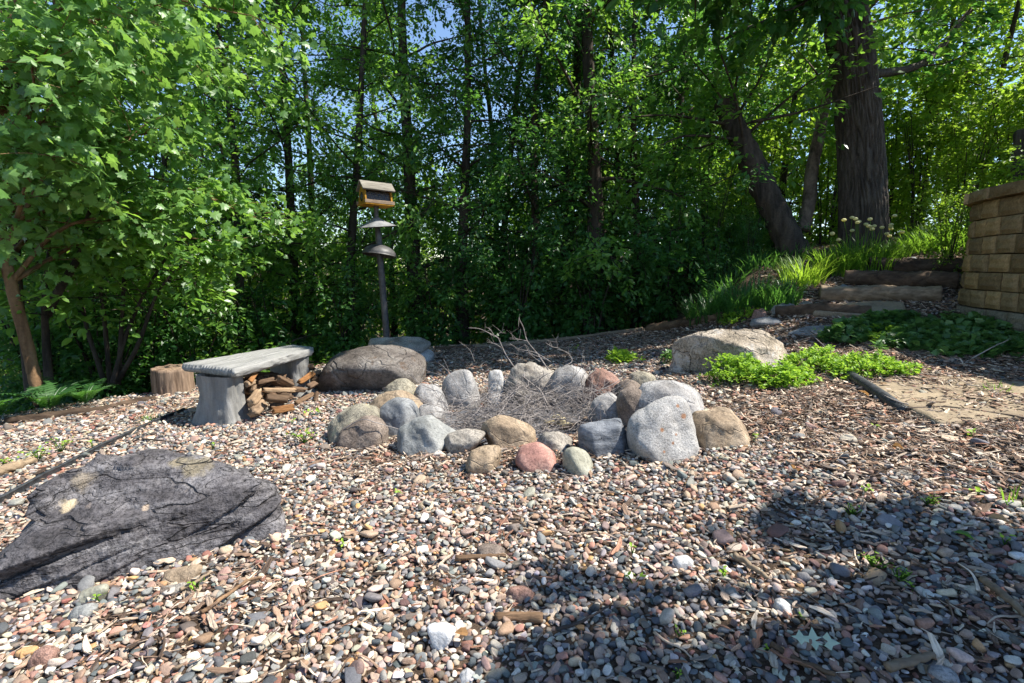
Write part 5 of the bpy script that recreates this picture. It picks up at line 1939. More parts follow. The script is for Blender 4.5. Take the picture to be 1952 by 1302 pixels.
# shrubs along the wood edge
GSH = 'shrubs under the woodland edge'
sp_ = {}
k = 0
for px, Y, v, s, lab in [
        (60, 5.6, 0, .9, 'dark shrub behind the ferns at the far left'), (170, 5.9, 2, 1.0, 'low dark shrub right of the ferns'), (260, 6.3, 0, .9, 'dark shrub left of the stump'),
        (345, 6.5, 2, 1.0, 'shrub directly behind the stump'), (510, 7.2, 2, 1.0, 'shrub behind the middle of the bench'), 
        (655, 7.3, 2, .9, 'shrub above the rounded boulder'), (830, 7.4, 2, .9, 'shrub right of the ledge stone'), 
        (985, 7.4, 2, 1.0, 'dark shrub behind the tall dead branches'), (1130, 7.3, 2, 1.0, 'shrub at the foot of the thickest dark trunk'), (1275, 7.4, 2, 1.0, 'leafy shrub above the border log'), (1345, 7.6, 1, .7, 'shrub left of the dark grass clumps'),
        (1385, 7.9, 2, .6, 'dark shrub behind the shaded grass clumps'), (1362, 6.75, 2, .42, 'knee-high dark shrub at the end of the border log'), (1425, 6.95, 0, .34, 'knee-high dark shrub behind the dark grass clumps'), (1478, 7.05, 2, .42, 'knee-high shrub in front of the foot of the leaning trunk'), (1440, 7.5, 1, .42, 'leafy shrub left of the leaning trunk foot'), (1420, 8.3, 3, .8, 'light green shrub under the leaning trunk'), (1570, 9.2, 3, .9, 'sunlit shrub between leaning trunk and oak'), (1740, 8.8, 3, .9, 'sunlit shrub right of the oak foot'), (1825, 8.0, 3, .8, 'sunlit shrub above the top step'), (1910, 7.4, 3, .9, 'sunlit shrub above the wall cap'), (1990, 6.9, 3, .9, 'sunlit shrub at the right edge above the wall'), (1690, 9.6, 3, 1.0, 'sunlit shrub behind the oak trunk')]:
    x = wx(px, Y)
    loc = (x, Y, gz(x, Y) - .03)
    if v not in sp_:
        t_ = thing('shrub', lab, 'shrub', loc, 0, GSH)
        t_.scale = (s, s, s)
        link('stems', shrubs[v][0], t_)
        link('foliage', shrubs[v][1], t_)
        sp_[v] = t_
    else:
        dup(sp_[v], loc, rs.uniform(0, 6.28), s, lab, GSH)
dup(sp_[3], (5.22, 5.36, gz(5.22, 5.36)), 1.0, .58, 'bright shrub in front of the broken stump above the wall', GSH)
dup(sp_[3], (4.7, 5.6, gz(4.7, 5.6)), 2.0, .40, 'small bright shrub behind the corner of the wall cap', GSH)
G5 = 'undergrowth shrubs deeper in the wood'
for px in np.arange(-60, 1500, 72):
    Y = rs.uniform(10.8, 14.5)
    x = wx(px, Y)
    dup(sp_[3], (x, Y, gz(x, Y) - .03), rs.uniform(0, 6.28), rs.uniform(1.2, 2.0), 'sunlit undergrowth shrub showing through the gaps of the edge trees', G5)

# ------------------------------------------------------------------ the oak
oY = 7.6
ob = hit(1645, 478)
oY = ob[1] + .3
path = smooth_path([at(1652, 505, oY), at(1646, 440, oY), at(1643, 330, oY), at(1634, 200, oY), at(1622, 100, oY), at(1608, 10, oY), at(1597, -90, oY), at(1590, -200, oY)], 240)
so = oY / FPX
rads = np.interp(np.linspace(0, 1, 240), [0, .08, .2, .5, .72, .85, 1], np.array([50, 42, 38.5, 35.5, 36, 42, 40]) * so)
ns = 260
th = np.linspace(0, 2 * np.pi, ns, endpoint=False)
Lz = np.concatenate([[0], np.cumsum(np.linalg.norm(np.diff(path, axis=0), axis=1))])
TH, ZZ = np.meshgrid(th, Lz)
q = np.stack([np.cos(TH) * 6.0, np.sin(TH) * 6.0, ZZ * 2.6], -1)
q = q + .35 * np.stack([pnoise(q * .8 + 3), pnoise(q * .8 + 13), 0 * TH], -1)
nz_ = pnoise(q) + .28 * pnoise(q * 2.3 + 7)
crev = np.exp(-(np.abs(nz_) / .15) ** 1.4)
rr = rads[:, None] * (1 + .015 - .125 * crev + .02 * fbm(q * np.array([2.5, 2.5, 4]), 3))
V = path[:, None] + np.stack([rr * np.cos(TH), rr * np.sin(TH), 0 * TH], -1)
i = np.arange(239)[:, None] * ns
j = np.arange(ns)[None]
Q = np.stack([i + j, i + (j + 1) % ns, i + ns + (j + 1) % ns, i + ns + j], -1).reshape(-1, 4)
oak = thing('oak_tree', 'huge old oak with deeply furrowed bark standing beside the log steps', 'tree', tuple(path[0]))
link('trunk', new_mesh('trunk', V.reshape(-1, 3) - path[0], Q, M_BARK_OAK), oak)
mb = MB()
C, D = [], []
rs = np.random.default_rng(9)


def limb(P, r0, r1, leafy=True, subs=10, per=6, spread=.5, tw=.9):
    P = smooth_path(P, 18)
    V, F = tube(P, np.linspace(r0, r1, 18), 8, False, 3, .1)
    mb.add(V - path[0], F)
    for k in range(subs if leafy else 0):
        b = P[rs.integers(5, 18)]
        sd = (P[-1] - P[0]) / np.linalg.norm(P[-1] - P[0]) * .5 + rs.normal(0, .7, 3)
        sd[2] *= .6
        sd /= np.linalg.norm(sd)
        e = b + sd * rs.uniform(.4, 1.1) * tw
        V, F = tube(smooth_path([b, (b + e) / 2 + rs.normal(0, .05, 3), e], 6), np.linspace(.014, .004, 6), 4, False)
        mb.add(V - path[0], F)
        w = rs.random(per)
        C.append(b + (e - b) * (.3 + .8 * w)[:, None] + rs.normal(0, .15, (per, 3)))
        D.append(np.repeat(sd[None], per, 0) + rs.normal(0, .4, (per, 3)))


Tp = path[-1]
O = lambda *a: np.array(a, float)
# limbs above the frame shading the steps and the back of the gravel
limb([path[175], at(1540, -20, oY - .5), at(1430, -70, oY - 1.0), at(1330, -110, oY - 1.4)], .16, .04, subs=26)
limb([path[215], O(4.2, 7.0, 5.2), O(3.6, 6.2, 5.6), O(3.0, 5.6, 5.7)], .14, .03, subs=26)
limb([path[225], O(5.0, 6.6, 5.8), O(5.2, 5.8, 6.3), O(5.4, 5.2, 6.6)], .14, .03, subs=26)
limb([path[235], O(6.0, 7.4, 6.0), O(7.0, 6.8, 6.5), O(7.8, 6.2, 6.7)], .14, .03, subs=26)
limb([path[235], O(5.6, 8.8, 6.8), O(6.2, 9.8, 7.8)], .14, .03, subs=10)
limb([path[120], at(1760, 120, oY + .6), at(1850, 20, oY + .9), at(1920, -40, oY + 1.2)], .06, .02, subs=6, per=4)
# leaf tufts in front of the trunk top
limb([path[200], at(1560, -30, oY - .7), at(1530, 10, oY - 1.0)], .03, .012, subs=7, per=5, tw=.4)
link('limbs', mb.mesh('limbs', M_BARK_OAK), oak)
A = sprays(np.vstack(C), np.vstack(D), 16, .13, rs, .42)
V, F, tn = place_leaves(*A[:4], OVAL, rs, A[4])
link('crown', new_mesh('crown', V - path[0], F, M_LEAF_DARK, False, {'tint': tn}), oak)

# the leaning trunks
for (lab, pxs, Y0, rp0, rp1, mat, sd) in [
        ('thick dark leaning trunk slanting left across the wood left of the oak', [(1530, 510), (1502, 455), (1470, 390), (1440, 325), (1412, 265), (1396, 232), (1380, 195)], 6.7, 25, 19, M_BARK, 1),
        ('slender scaly-barked tree bent to the right close to the oak', [(1530, 440), (1542, 385), (1547, 330), (1560, 265), (1572, 205), (1590, 140), (1615, 70), (1630, 0)], 7.3, 12, 8, M_BARK_PALE, 2)]:
    P = smooth_path([at(a, b, Y0 + k * .1) for k, (a, b) in enumerate(pxs)], 60)
    c = P[0].copy()
    V, F = tube(P, np.linspace(rp0, rp1, 60) * Y0 / FPX, 40 if sd == 1 else 20, True, sd, .10)
    if sd == 1:
        d3 = (V - c)
        fr = np.abs(pnoise(np.stack([d3[:, 0] * 14, d3[:, 1] * 14, d3[:, 2] * 2.5], -1)))
        ctr = np.repeat(P, 40, 0)
        ctr = np.vstack([ctr, P[0], P[-1]])
        V = V + (V - ctr) * (.16 * np.clip(fr * 2, 0, 1) - .08)[:, None]
    t_ = thing('leaning_tree', lab, 'tree', tuple(c))
    link('trunk', new_mesh('trunk', V - c, F, mat), t_)
    mb = MB()
    C, D = [], []
    for k in range(10 if sd == 1 else 8):
        b = P[rs.integers(34, 60)]
        sd_ = rs.normal(0, 1, 3) + np.array([-.2, 0, .5])
        sd_ /= np.linalg.norm(sd_)
        e = b + sd_ * rs.uniform(.8, 1.7)
        V, F = tube(smooth_path([b, (b + e) / 2 + rs.normal(0, .08, 3), e], 8), np.linspace(.025, .006, 8), 5, False)
        mb.add(V - c, F)
        w = rs.random(16)
        C.append(b + (e - b) * (.35 + .75 * w)[:, None] + rs.normal(0, .22, (16, 3)))
        D.append(np.repeat(sd_[None], 16, 0) + rs.normal(0, .5, (16, 3)))
    link('limbs', mb.mesh('limbs', mat), t_)
    A = sprays(np.vstack(C), np.vstack(D), 14, .11, rs, .38)
    V, F, tn = place_leaves(*A[:4], KITE, rs, A[4])
    link('crown', new_mesh('crown', V - c, F, M_LEAF, False, {'tint': tn}), t_)

# ------------------------------------------------------------------ near maple at the left, big leaves
rs = np.random.default_rng(31)
mY = hit(70, 800)[1] + .35
b0 = at(72, 748, mY)
maple = thing('maple_tree', 'near maple with big sunlit leaves hanging over the left of the gravel', 'tree', tuple(b0))
P1 = smooth_path([at(78, 770, mY), at(66, 720, mY), at(50, 650, mY), at(28, 570, mY), at(8, 480, mY), at(-4, 380, mY + .05), at(2, 250, mY + .05), at(18, 120, mY), at(26, 0, mY), at(34, -160, mY), at(40, -400, mY)], 90)
V, F = tube(P1, np.linspace(11, 6, 90) * mY / FPX, 16, True, 3, .10)
link('trunk', new_mesh('trunk', V - b0, F, M_BARK_RED), maple)
mb = MB()
Cn, Dn = [], []
lim = [  # limb end points: (px, py, depth) and from which trunk index
    (30, (130, 430, mY - .2), (330, 400, mY - .1)), (36, (120, 300, mY - .3), (300, 250, mY - .3)), (40, (140, 260, mY + .2), (390, 300, mY + .4)), (46, (120, 180, mY - .5), (250, 120, mY - .7)),
    (50, (160, 130, mY), (400, 150, mY + .2)), (55, (140, 60, mY - .4), (300, 10, mY - .6)), (60, (200, -10, mY + .1), (480, 30, mY + .3)), (66, (150, -120, mY - .3), (330, -90, mY - .3)), (72, (200, -200, mY + .2), (480, -130, mY + .4)),
    (34, (60, 330, mY - .7), (120, 300, mY - 1.0)), (44, (60, 200, mY - .8), (60, 120, mY - 1.2)), (52, (-60, 130, mY - .6), (-120, 60, mY - .9)), (30, (200, 450, mY + .3), (440, 460, mY + .6)), (33, (-80, 330, mY - .4), (-160, 250, mY - .6)), (38, (240, 330, mY + .5), (500, 420, mY + .9)), (58, (220, 120, mY + .7), (430, 90, mY + 1.0)), (34, (120, 390, mY + .6), (260, 360, mY + 1.0)), (64, (80, 40, mY - .8), (180, -20, mY - 1.1))]
for ti, a, e in lim:
    a, e = (a[0], a[1], a[2] + .35), (e[0], e[1], e[2] + .45)
    L = smooth_path([P1[ti], at(*a), at(*e)], 16)
    V, F = tube(L, np.linspace(.022, .005, 16), 6, False)
    mb.add(V - b0, F)
    for k in range(18):
        b = L[rs.integers(3, 16)]
        sd_ = (L[-1] - L[0]) / np.linalg.norm(L[-1] - L[0]) * .6 + rs.normal(0, .6, 3)
        sd_[2] = sd_[2] * .6 - .05
        sd_ /= np.linalg.norm(sd_)
        e2 = b + sd_ * rs.uniform(.2, .55)
        V, F = tube(smooth_path([b, (b + e2) / 2 + rs.normal(0, .02, 3), e2], 5), np.linspace(.005, .002, 5), 3, False)
        mb.add(V - b0, F)
        w = rs.random(4)
        Cn.append(b + (e2 - b) * (.35 + .7 * w)[:, None] + rs.normal(0, .06, (4, 3)))
        Dn.append(np.repeat(sd_[None], 4, 0) + rs.normal(0, .3, (4, 3)))
link('limbs', mb.mesh('limbs', M_BARK_RED), maple)
A = sprays(np.vstack(Cn), np.vstack(Dn), 9, .078, rs, .32, .6, .5)
X_, Y_, Dp = project(A[0])
szp = A[3] / Dp * FPX
vis = (X_ > 0) & (X_ < 1952) & (Y_ > 0) & (Y_ < 1300)
topl = np.argsort(-(szp * vis))[:280]
restl = np.setdiff1d(np.arange(len(szp)), topl)
V, F, tn = place_leaves(A[0][restl], A[1][restl], A[2][restl], A[3][restl], MAPLE, rs, A[4][restl])
o = link('crown', new_mesh('crown', V - b0, F, M_LEAF_MAPLE, False, {'tint': tn}), maple)
leaf_ms = [new_mesh('leaf', MAPLE[0] * [1, 1, 1 + .8 * k], MAPLE[1], M_LEAF_MAPLE, False, {'tint': np.full(len(MAPLE[0]), tv)}) for k, tv in enumerate((.3, .5, .65, .85))]
for q, k in enumerate(topl):
    T = Vector(A[1][k]).normalized()
    S = Vector(A[2][k]).cross(T).normalized()
    U = T.cross(S)
    m = Matrix((T, S, U)).transposed().to_4x4()
    o = link('leaf', leaf_ms[q % 4], maple)
    o.matrix_local = Matrix.Translation(Vector(A[0][k] - b0)) @ m @ Matrix.Scale(float(A[3][k]), 4)

# dark multi-stemmed shrubs behind the maple trunk
GM = 'multi-stemmed dark trees at the left'
for q, (lab, px, Y, stems) in enumerate([
        ('dark stem with a kinked branch right behind the maple trunk', 110, mY + .5, [[(95, 760), (88, 650), (85, 560), (100, 430)], [(88, 600), (120, 540), (160, 470), (165, 420), (190, 360)], [(60, 760), (40, 600), (30, 430), (20, 300)]]),
        ('spreading bush of thin brown stems left of the stump', 230, mY + 1.1, [[(215, 730), (240, 640), (275, 560), (330, 470)], [(210, 730), (200, 620), (190, 520), (200, 420)], [(222, 730), (262, 660), (300, 560), (350, 500)], [(200, 730), (170, 640), (150, 560), (120, 470)], [(226, 720), (235, 560), (240, 430)]])]):
    mb = MB()
    C, D = [], []
    c = at(px, 745, Y)
    for ln in stems:
        P = smooth_path([at(a, b, Y + rs.uniform(-.1, .1)) for a, b in ln], 20)
        V, F = tube(P, np.linspace(.042 if len(stems) < 4 else .026, .010, 20), 8, False, 5, .1)
        mb.add(V - c, F)
        for k in range(12):
            b = P[rs.integers(9, 20)]
            sd_ = rs.normal(0, 1, 3)
            sd_[2] = abs(sd_[2]) * .4
            sd_ /= np.linalg.norm(sd_)
            e2 = b + sd_ * rs.uniform(.3, .8)
            V, F = tube(smooth_path([b, (b + e2) / 2, e2], 4), np.linspace(.007, .003, 4), 3, False)
            mb.add(V - c, F)
            w = rs.random(4)
            C.append(b + (e2 - b) * (.5 + .6 * w)[:, None] + rs.normal(0, .1, (4, 3)))
            D.append(np.repeat(sd_[None], 4, 0))
    t_ = thing('shrub_tree', lab, 'tree', tuple(c), 0, GM)
    link('stems', mb.mesh('stems', M_BARK), t_)
    A = sprays(np.vstack(C), np.vstack(D), 11, .095, rs, .3)
    V, F, tn = place_leaves(*A[:4], OVAL, rs, A[4])
    link('crown', new_mesh('crown', V - c, F, M_LEAF, False, {'tint': tn}), t_)

# ------------------------------------------------------------------ trees out of the frame whose shade falls into it
rs = np.random.default_rng(55)


def shade_crown(label, base, top, blobs, leaf=.12, nl=15, r=.14, sL=.36):
    base, top = np.array(base, float), np.array(top, float)
    t_ = thing('shade_tree', label, 'tree', tuple(base), 0, 'trees beside the camera')
    P = smooth_path([base - [0, 0, .2], base * .6 + top * .4 + [.1, .05, 0], top], 20)
    V, F = tube(P, np.linspace(r, r * .4, 20), 12)
    link('trunk', new_mesh('trunk', V - base, F, M_BARK_OAK), t_)
    mb = MB()
    C, D = [], []
    for (c, rad, n) in blobs:
        c, rad = np.array(c, float), np.array(rad, float)
        L = smooth_path([P[14], (P[14] + c) / 2 + [0, 0, .25], c], 12)
        V, F = tube(L, np.linspace(.05, .012, 12), 6, False)
        mb.add(V - base, F)
        d = rs.normal(size=(n, 3))
        d /= np.linalg.norm(d, axis=1)[:, None]
        p = c + d * rad * (rs.random((n, 1)) ** .4)
        C.append(p)
        D.append(d)
        for k in range(0, n, 3):
            V, F = tube([L[8], (L[8] + p[k]) / 2 + rs.normal(0, .05, 3), p[k]], [.010, .006, .003], 4, False)
            mb.add(V - base, F)
    link('limbs', mb.mesh('limbs', M_BARK_OAK), t_)
    A = sprays(np.vstack(C), np.vstack(D), nl, leaf, rs, sL)
    V, F, tn = place_leaves(*A[:4], OVAL, rs, A[4])
    link('crown', new_mesh('crown', V - base, F, M_LEAF_DARK, False, {'tint': tn}), t_)


def up_sun(px, py, h):
    p = hit(px, py)
    s_ = np.array(SUN)
    return p + s_ * (h / s_[2])


SH = []
for y_, x0_, x1_, st_ in [(972, 1370, 1600, 60), (1000, 1340, 1960, 62), (1032, 1430, 1990, 75), (1085, 1600, 2000, 80), (1140, 1620, 2020, 85), (1190, 1600, 2040, 90), (1108, 1010, 1170, 70), (1190, 1090, 1180, 75), (1245, 1080, 1230, 85), (1262, 1500, 2060, 85), (1300, 940, 2100, 90), (1360, 960, 2100, 110)]:
    for x_ in np.arange(x0_, x1_, st_):
        if rs.random() < .70:
            SH.append(((x_ + rs.uniform(-18, 18), y_ + rs.uniform(-10, 10)), (.055, .03, .05), 4))
shade_crown('out-of-frame tree to the right of the camera that shades the front gravel', (5.2, .6, .35), (4.6, .9, 4.4), [(tuple(up_sun(*q, 3.6 + .5 * (k % 3))), r_, n) for k, (q, r_, n) in enumerate(SH)], .085, 12, .14, .14)
SH2 = [((900, 675), (.5, .3, .25), 22), ((1000, 672), (.4, .3, .25), 16), ((1130, 665), (.5, .3, .25), 22), ((1230, 650), (.5, .3, .25), 22), ((760, 690), (.3, .25, .25), 12), ((1550, 650), (.4, .3, .25), 26), ((1680, 620), (.4, .3, .25), 26), ((1760, 640), (.35, .25, .25), 24), ((1600, 610), (.3, .25, .25), 16), ((1850, 620), (.3, .3, .3), 24), ((540, 735), (.16, .12, .15), 10), ((500, 745), (.10, .10, .15), 6), ((590, 735), (.12, .12, .15), 8), ((450, 700), (.10, .10, .15), 4), ((1050, 668), (.4, .3, .25), 14), ((720, 700), (.15, .15, .15), 5), ((1400, 640), (.3, .2, .2), 7)]
shade_crown('tall tree beyond the block wall, out of the frame, shading the back of the gravel', (8.6, 5.0, 1.4), (7.6, 5.6, 7.4), [(tuple(up_sun(*q, 5.2 + .5 * (k % 3))), r_, n) for k, (q, r_, n) in enumerate(SH2)], .13, 15, .2)

# ================================================================== LOW PLANTS
rs = np.random.default_rng(66)


def mound(name, label, cat, px, Yoff, wpx, hpx, n, leaf, mat, shape=OVAL, group=None, up=.6, stems=True):
    p = hit(*px)
    Y = p[1] + Yoff
    p = at(px[0], px[1], Y)
    p[2] = gz(p[0], Y)
    rx = wpx / 2 * Y / FPX
    hz = hpx * Y / FPX
    a = rs.uniform(0, 6.28, n)
    r = np.sqrt(rs.random(n))
    x, y = rx * r * np.cos(a), rx * .8 * r * np.sin(a)
    bump_ = np.clip(1 + .75 * fbm(np.stack([x * 8 + p[0], y * 8, x * 0], -1), 2), .15, 1.8)
    r_out = rs.random(n) < .12
    x, y = np.where(r_out, x * 1.35, x), np.where(r_out, y * 1.35, y)
    top = hz * np.sqrt(np.clip(1 - r ** 2.2, 0, 1)) * bump_
    z = top * rs.uniform(.35, 1, n) ** .6
    gzz = np.array([gz(p[0] + u, p[1] + v_) - p[2] for u, v_ in zip(x, y)])
    C = np.stack([x, y, z + gzz], -1)
    D = np.stack([x / rx * .6, y / rx * .6, np.full(n, up)], -1)
    nl = 7
    u = rs.random((n, nl)) * 6.28
    T = np.stack([np.cos(u), np.sin(u), rs.uniform(-.25, .7, (n, nl))], -1) + D[:, None] * .5
    Pp = C[:, None] + T * leaf * .15
    Pp[..., 2] += rs.uniform(-1, 1, (n, nl)) * leaf * .5
    Nn = rs.normal(0, .45, (n, nl, 3)) + np.array([0, 0, 1.0])
    sz = leaf * rs.uniform(.6, 1.15, (n, nl))
    tn = np.clip(.5 + .18 * rs.normal(size=(n, 1)) + .15 * rs.normal(size=(n, nl)), 0, 1)
    V, F, tt = place_leaves(Pp.reshape(-1, 3), T.reshape(-1, 3), Nn.reshape(-1, 3), sz.ravel(), shape, rs, tn.ravel())
    t_ = thing(name, label, cat, tuple(p), 0, group)
    link('leaves', new_mesh('leaves', V, F, mat, False, {'tint': tt}), t_)
    if stems:
        mb = MB()
        for k in range(0, n, 2):
            V, F = tube([C[k] * [.8, .8, 0] + [0, 0, gzz[k] - .01], C[k]], [.003, .002], 3, False)
            mb.add(V, F)
        link('stems', mb.mesh('stems', M_GRASS, True, 'tint'), t_)
    return t_


GC = 'bright green groundcover round the tan boulder'
mound('groundcover_plant', 'bright green groundcover mound against the front of the tan boulder', 'plant', (1405, 735), .10, 110, 50, 230, .030, M_SEDUM, group=GC)
mound('groundcover_plant', 'bright green groundcover between the boulder mound and the violet sprig', 'plant', (1490, 742), .10, 110, 38, 230, .030, M_SEDUM, group=GC)
mound('groundcover_plant', 'bright green groundcover right behind the end of the tan boulder', 'plant', (1550, 712), .12, 110, 36, 180, .030, M_SEDUM, group=GC)
mound('groundcover_plant', 'bright green groundcover over the top end of the drain pipe', 'plant', (1640, 725), .14, 130, 34, 210, .030, M_SEDUM, group=GC)
mound('groundcover_plant', 'smallest bright green tuft right of the drain pipe groundcover', 'plant', (1725, 722), .05, 50, 26, 60, .026, M_SEDUM, group=GC)
IV = 'ivy below the block wall'
for lab, px, w, h_, n in [('ivy patch nearest the steps below the wall', (1630, 645), 120, 42, 120), ('ivy patch hiding the end of the lowest step log', (1700, 632), 140, 46, 150), ('ivy patch in the middle of the shaded bed', (1760, 655), 150, 44, 170), ('ivy patch against the block wall base', (1830, 640), 150, 44, 170), ('ivy patch at the right edge below the wall', (1920, 668), 150, 36, 150), ('ivy patch right of the middle with the brightest leaves', (1850, 668), 130, 32, 120)]:
    mound('ivy', lab, 'plant', (px[0], px[1] + 8), .08, w, h_ * .62, n, .056, M_IVY, MAPLE, IV, .9)
mound('lamium_plant', 'pale silvery-green leafed plant at the front of the ivy', 'plant', (1690, 652), .03, 90, 22, 90, .042, M_SEDUM, OVAL, None, .9)
mound('groundcover_plant', 'small green plant pair behind the back right of the ring', 'plant', (1185, 692), .05, 55, 16, 40, .05, M_SEDUM)
mound('groundcover_plant', 'dark green tuft at the left foot of the tan boulder', 'plant', (1276, 695), .05, 26, 22, 24, .04, M_IVY)
mound('groundcover_plant', 'yellow-green seedlings on the border log by the steps', 'plant', (1405, 612), .05, 60, 16, 40, .05, M_SEDUM)


def grass_clump(name, label, px, hpx, n, spread, mat, dY=.1, width=.012, arch=.5, group=None, flowers=0, Y=None):
    p = hit(*px)
    Y = Y or p[1] + dY
    p = at(px[0], px[1], Y)
    p[2] = gz(p[0], Y)
    Lh = hpx * Y / FPX * (1.02 if spread > .3 else 1)
    Vs, Fs, Ts = [], [], []
    nseg = 6
    base = 0
    for k in range(n):
        a = rs.uniform(0, 6.28)
        rr = spread * .45 * math.sqrt(rs.random())
        b = np.array([rr * math.cos(a), rr * math.sin(a), -.02])
        b[2] += gz(p[0] + b[0], p[1] + b[1]) - p[2]
        a2 = a + rs.normal(0, .7)
        L = Lh * rs.uniform(.6, 1.15)
        out = arch * rs.uniform(.3, 1.3)
        u = np.linspace(0, 1, nseg)
        x = L * out * u ** 2
        z = L * (u - .42 * out * u ** 2.6)
        cpt = b + np.stack([x * math.cos(a2), x * math.sin(a2), z], -1)
        sd = np.array([-math.sin(a2), math.cos(a2), 0]) * width * .5
        w = (1 - u ** 2.5)[:, None] * .95 + .05
        Vs.append(np.vstack([cpt - sd * w, cpt + sd * w]))
        i = np.arange(nseg - 1)
        Fs.append(np.stack([i, i + 1, nseg + i + 1, nseg + i], -1) + base)
        base += 2 * nseg
        Ts.append(np.full(2 * nseg, np.clip(rs.normal(.5, .22), 0, 1)))
    t_ = thing(name, label, 'grass', tuple(p), 0, group)
    link('blades', new_mesh('blades', np.vstack(Vs), np.vstack(Fs), mat, True, {'tint': np.concatenate(Ts)}), t_)
    mbs = MB()
    for k in range(flowers):
        a = rs.uniform(0, 6.28)
        b = np.array([spread * .35 * math.cos(a), spread * .3 * math.sin(a), 0])
        e = b + np.array([rs.normal(0, .06), rs.normal(0, .05), Lh * rs.uniform(1.05, 1.5)])
        V, F = tube(smooth_path([b, (b + e) / 2 + rs.normal(0, .02, 3), e], 6), [.003] * 6, 4, False)
        mbs.add(V, F, .5)
        D_, F_ = ico(1)
        link('flower', new_mesh('flower', D_ * .026 * [1, 1, .7], F_, M_FLOWER, True, {'tint': np.full(len(D_), .6)}), t_, tuple(e))
    if flowers:
        link('flower_stalks', mbs.mesh('flower_stalks', M_GRASS, True, 'tint'), t_)
    return t_


OG = 'clumps of long-bladed grass by the steps'
for lab, px, hp, n, sp2, mt, ar, fl in [
        ('tall sunlit grass clump with pale flower heads before the oak', (1650, 520), 62, 330, .75, M_GRASS, .55, 16),
        ('bright grass clump left of the flowering one', (1590, 528), 54, 240, .5, M_GRASS, .6, 3),
        ('grass clump reaching over the knotty step log', (1700, 498), 36, 150, .4, M_GRASS, .6, 4),
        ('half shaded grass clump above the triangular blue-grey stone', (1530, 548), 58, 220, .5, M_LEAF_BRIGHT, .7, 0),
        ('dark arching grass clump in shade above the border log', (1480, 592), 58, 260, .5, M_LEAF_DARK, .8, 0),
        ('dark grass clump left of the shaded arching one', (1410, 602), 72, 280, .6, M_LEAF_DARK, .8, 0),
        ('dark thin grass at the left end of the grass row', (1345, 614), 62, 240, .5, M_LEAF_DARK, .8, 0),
        ('sunlit wispy grass on the mound above the top step', (1790, 478), 52, 260, .8, M_GRASS, .8, 0),
        ('wispy grass tuft beside the wall cap shadow', (1830, 465), 56, 180, .6, M_GRASS, .9, 0),
        ('small grass tuft behind the dark blue-grey stone', (1745, 485), 40, 140, .5, M_GRASS, .8, 0)]:
    grass_clump('ornamental_grass', lab, px, hp, n, sp2, mt, .15, .014, ar, OG, fl)
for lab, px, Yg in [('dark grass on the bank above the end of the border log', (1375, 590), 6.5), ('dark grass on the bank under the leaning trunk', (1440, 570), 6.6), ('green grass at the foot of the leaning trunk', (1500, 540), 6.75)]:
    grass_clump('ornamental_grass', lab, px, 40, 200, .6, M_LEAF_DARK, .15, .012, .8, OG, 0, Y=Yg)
grass_clump('grass_tuft', 'sparse grass tuft on the dusty flagstone at the right edge', (1900, 752), 34, 40, .12, M_GRASS, .02, .005, .8)
grass_clump('grass_tuft', 'green tuft in the gravel left of the bench leg', (290, 803), 20, 70, .12, M_GRASS, .02, .006, .9)
grass_clump('grass_tuft', 'tall thin grass blades at the right edge above the shade', (1930, 968), 58, 16, .08, M_GRASS, .02, .006, .6)
grass_clump('grass_tuft', 'wild grass growing behind the far end of the bench', (612, 672), 40, 60, .3, M_GRASS, .4, .012, .8)
# ferns
FN = 'ferns behind the border log at the left'


def fern(label, px, dY, fronds, L):
    p = hit(px[0], px[1])
    Y = p[1] + dY
    p = at(px[0], px[1], Y)
    p[2] = gz(p[0], Y)
    t_ = thing('fern', label, 'fern', tuple(p), 0, FN)
    for k in range(fronds):
        a = k * 6.28 / fronds + rs.normal(0, .2)
        mbv, mbt = [], []
        n = 22
        u = np.linspace(0, 1, n)
        l = L * rs.uniform(.8, 1.15)
        x = l * (.25 * u + .75 * u ** 1.6)
        z = l * (1.15 * u - .62 * u ** 2.2)
        c = np.stack([x * math.cos(a), x * math.sin(a), z], -1)
        tan = np.gradient(c, axis=0)
        tan /= np.linalg.norm(tan, axis=1)[:, None]
        side = np.array([-math.sin(a), math.cos(a), 0])
        Pp = np.vstack([c[3:], c[3:]])
        T = np.vstack([side + tan[3:] * .45, -side + tan[3:] * .45]) + rs.normal(0, .05, (2 * (n - 3), 3)) - np.array([0, 0, .15])
        Nn = np.tile(np.cross(tan[3:], side), (2, 1))
        Nn = np.where(Nn[:, 2:] < 0, -Nn, Nn)
        w = np.sin(np.pi * np.clip(u[3:] * .9 + .12, 0, 1)) ** .8 * .24 * l
        sz = np.concatenate([w, w])
        shp = (BLADE[0] * [1, 2.4, 1], BLADE[1])
        V, F, tt = place_leaves(Pp, T, Nn, sz, shp, rs, np.full(len(Pp), rs.uniform(.35, .75)))
        Vt, Ft = tube(c, np.linspace(.004, .001, n), 4, False)
        fr = link('frond', new_mesh('frond', np.vstack([V, Vt]), [F, Ft[0] + len(V)], M_LEAF_DARK, False, {'tint': np.concatenate([tt, np.full(len(Vt), .4)])}), t_)
    return t_


fern('largest fern spreading over the border log, left of the stump', (95, 792), .12, 11, .40)
fern('fern at the far left edge with long arching fronds', (-10, 808), .05, 9, .42)
fern('smaller fern right of the largest one behind the border log', (165, 782), .2, 8, .30)

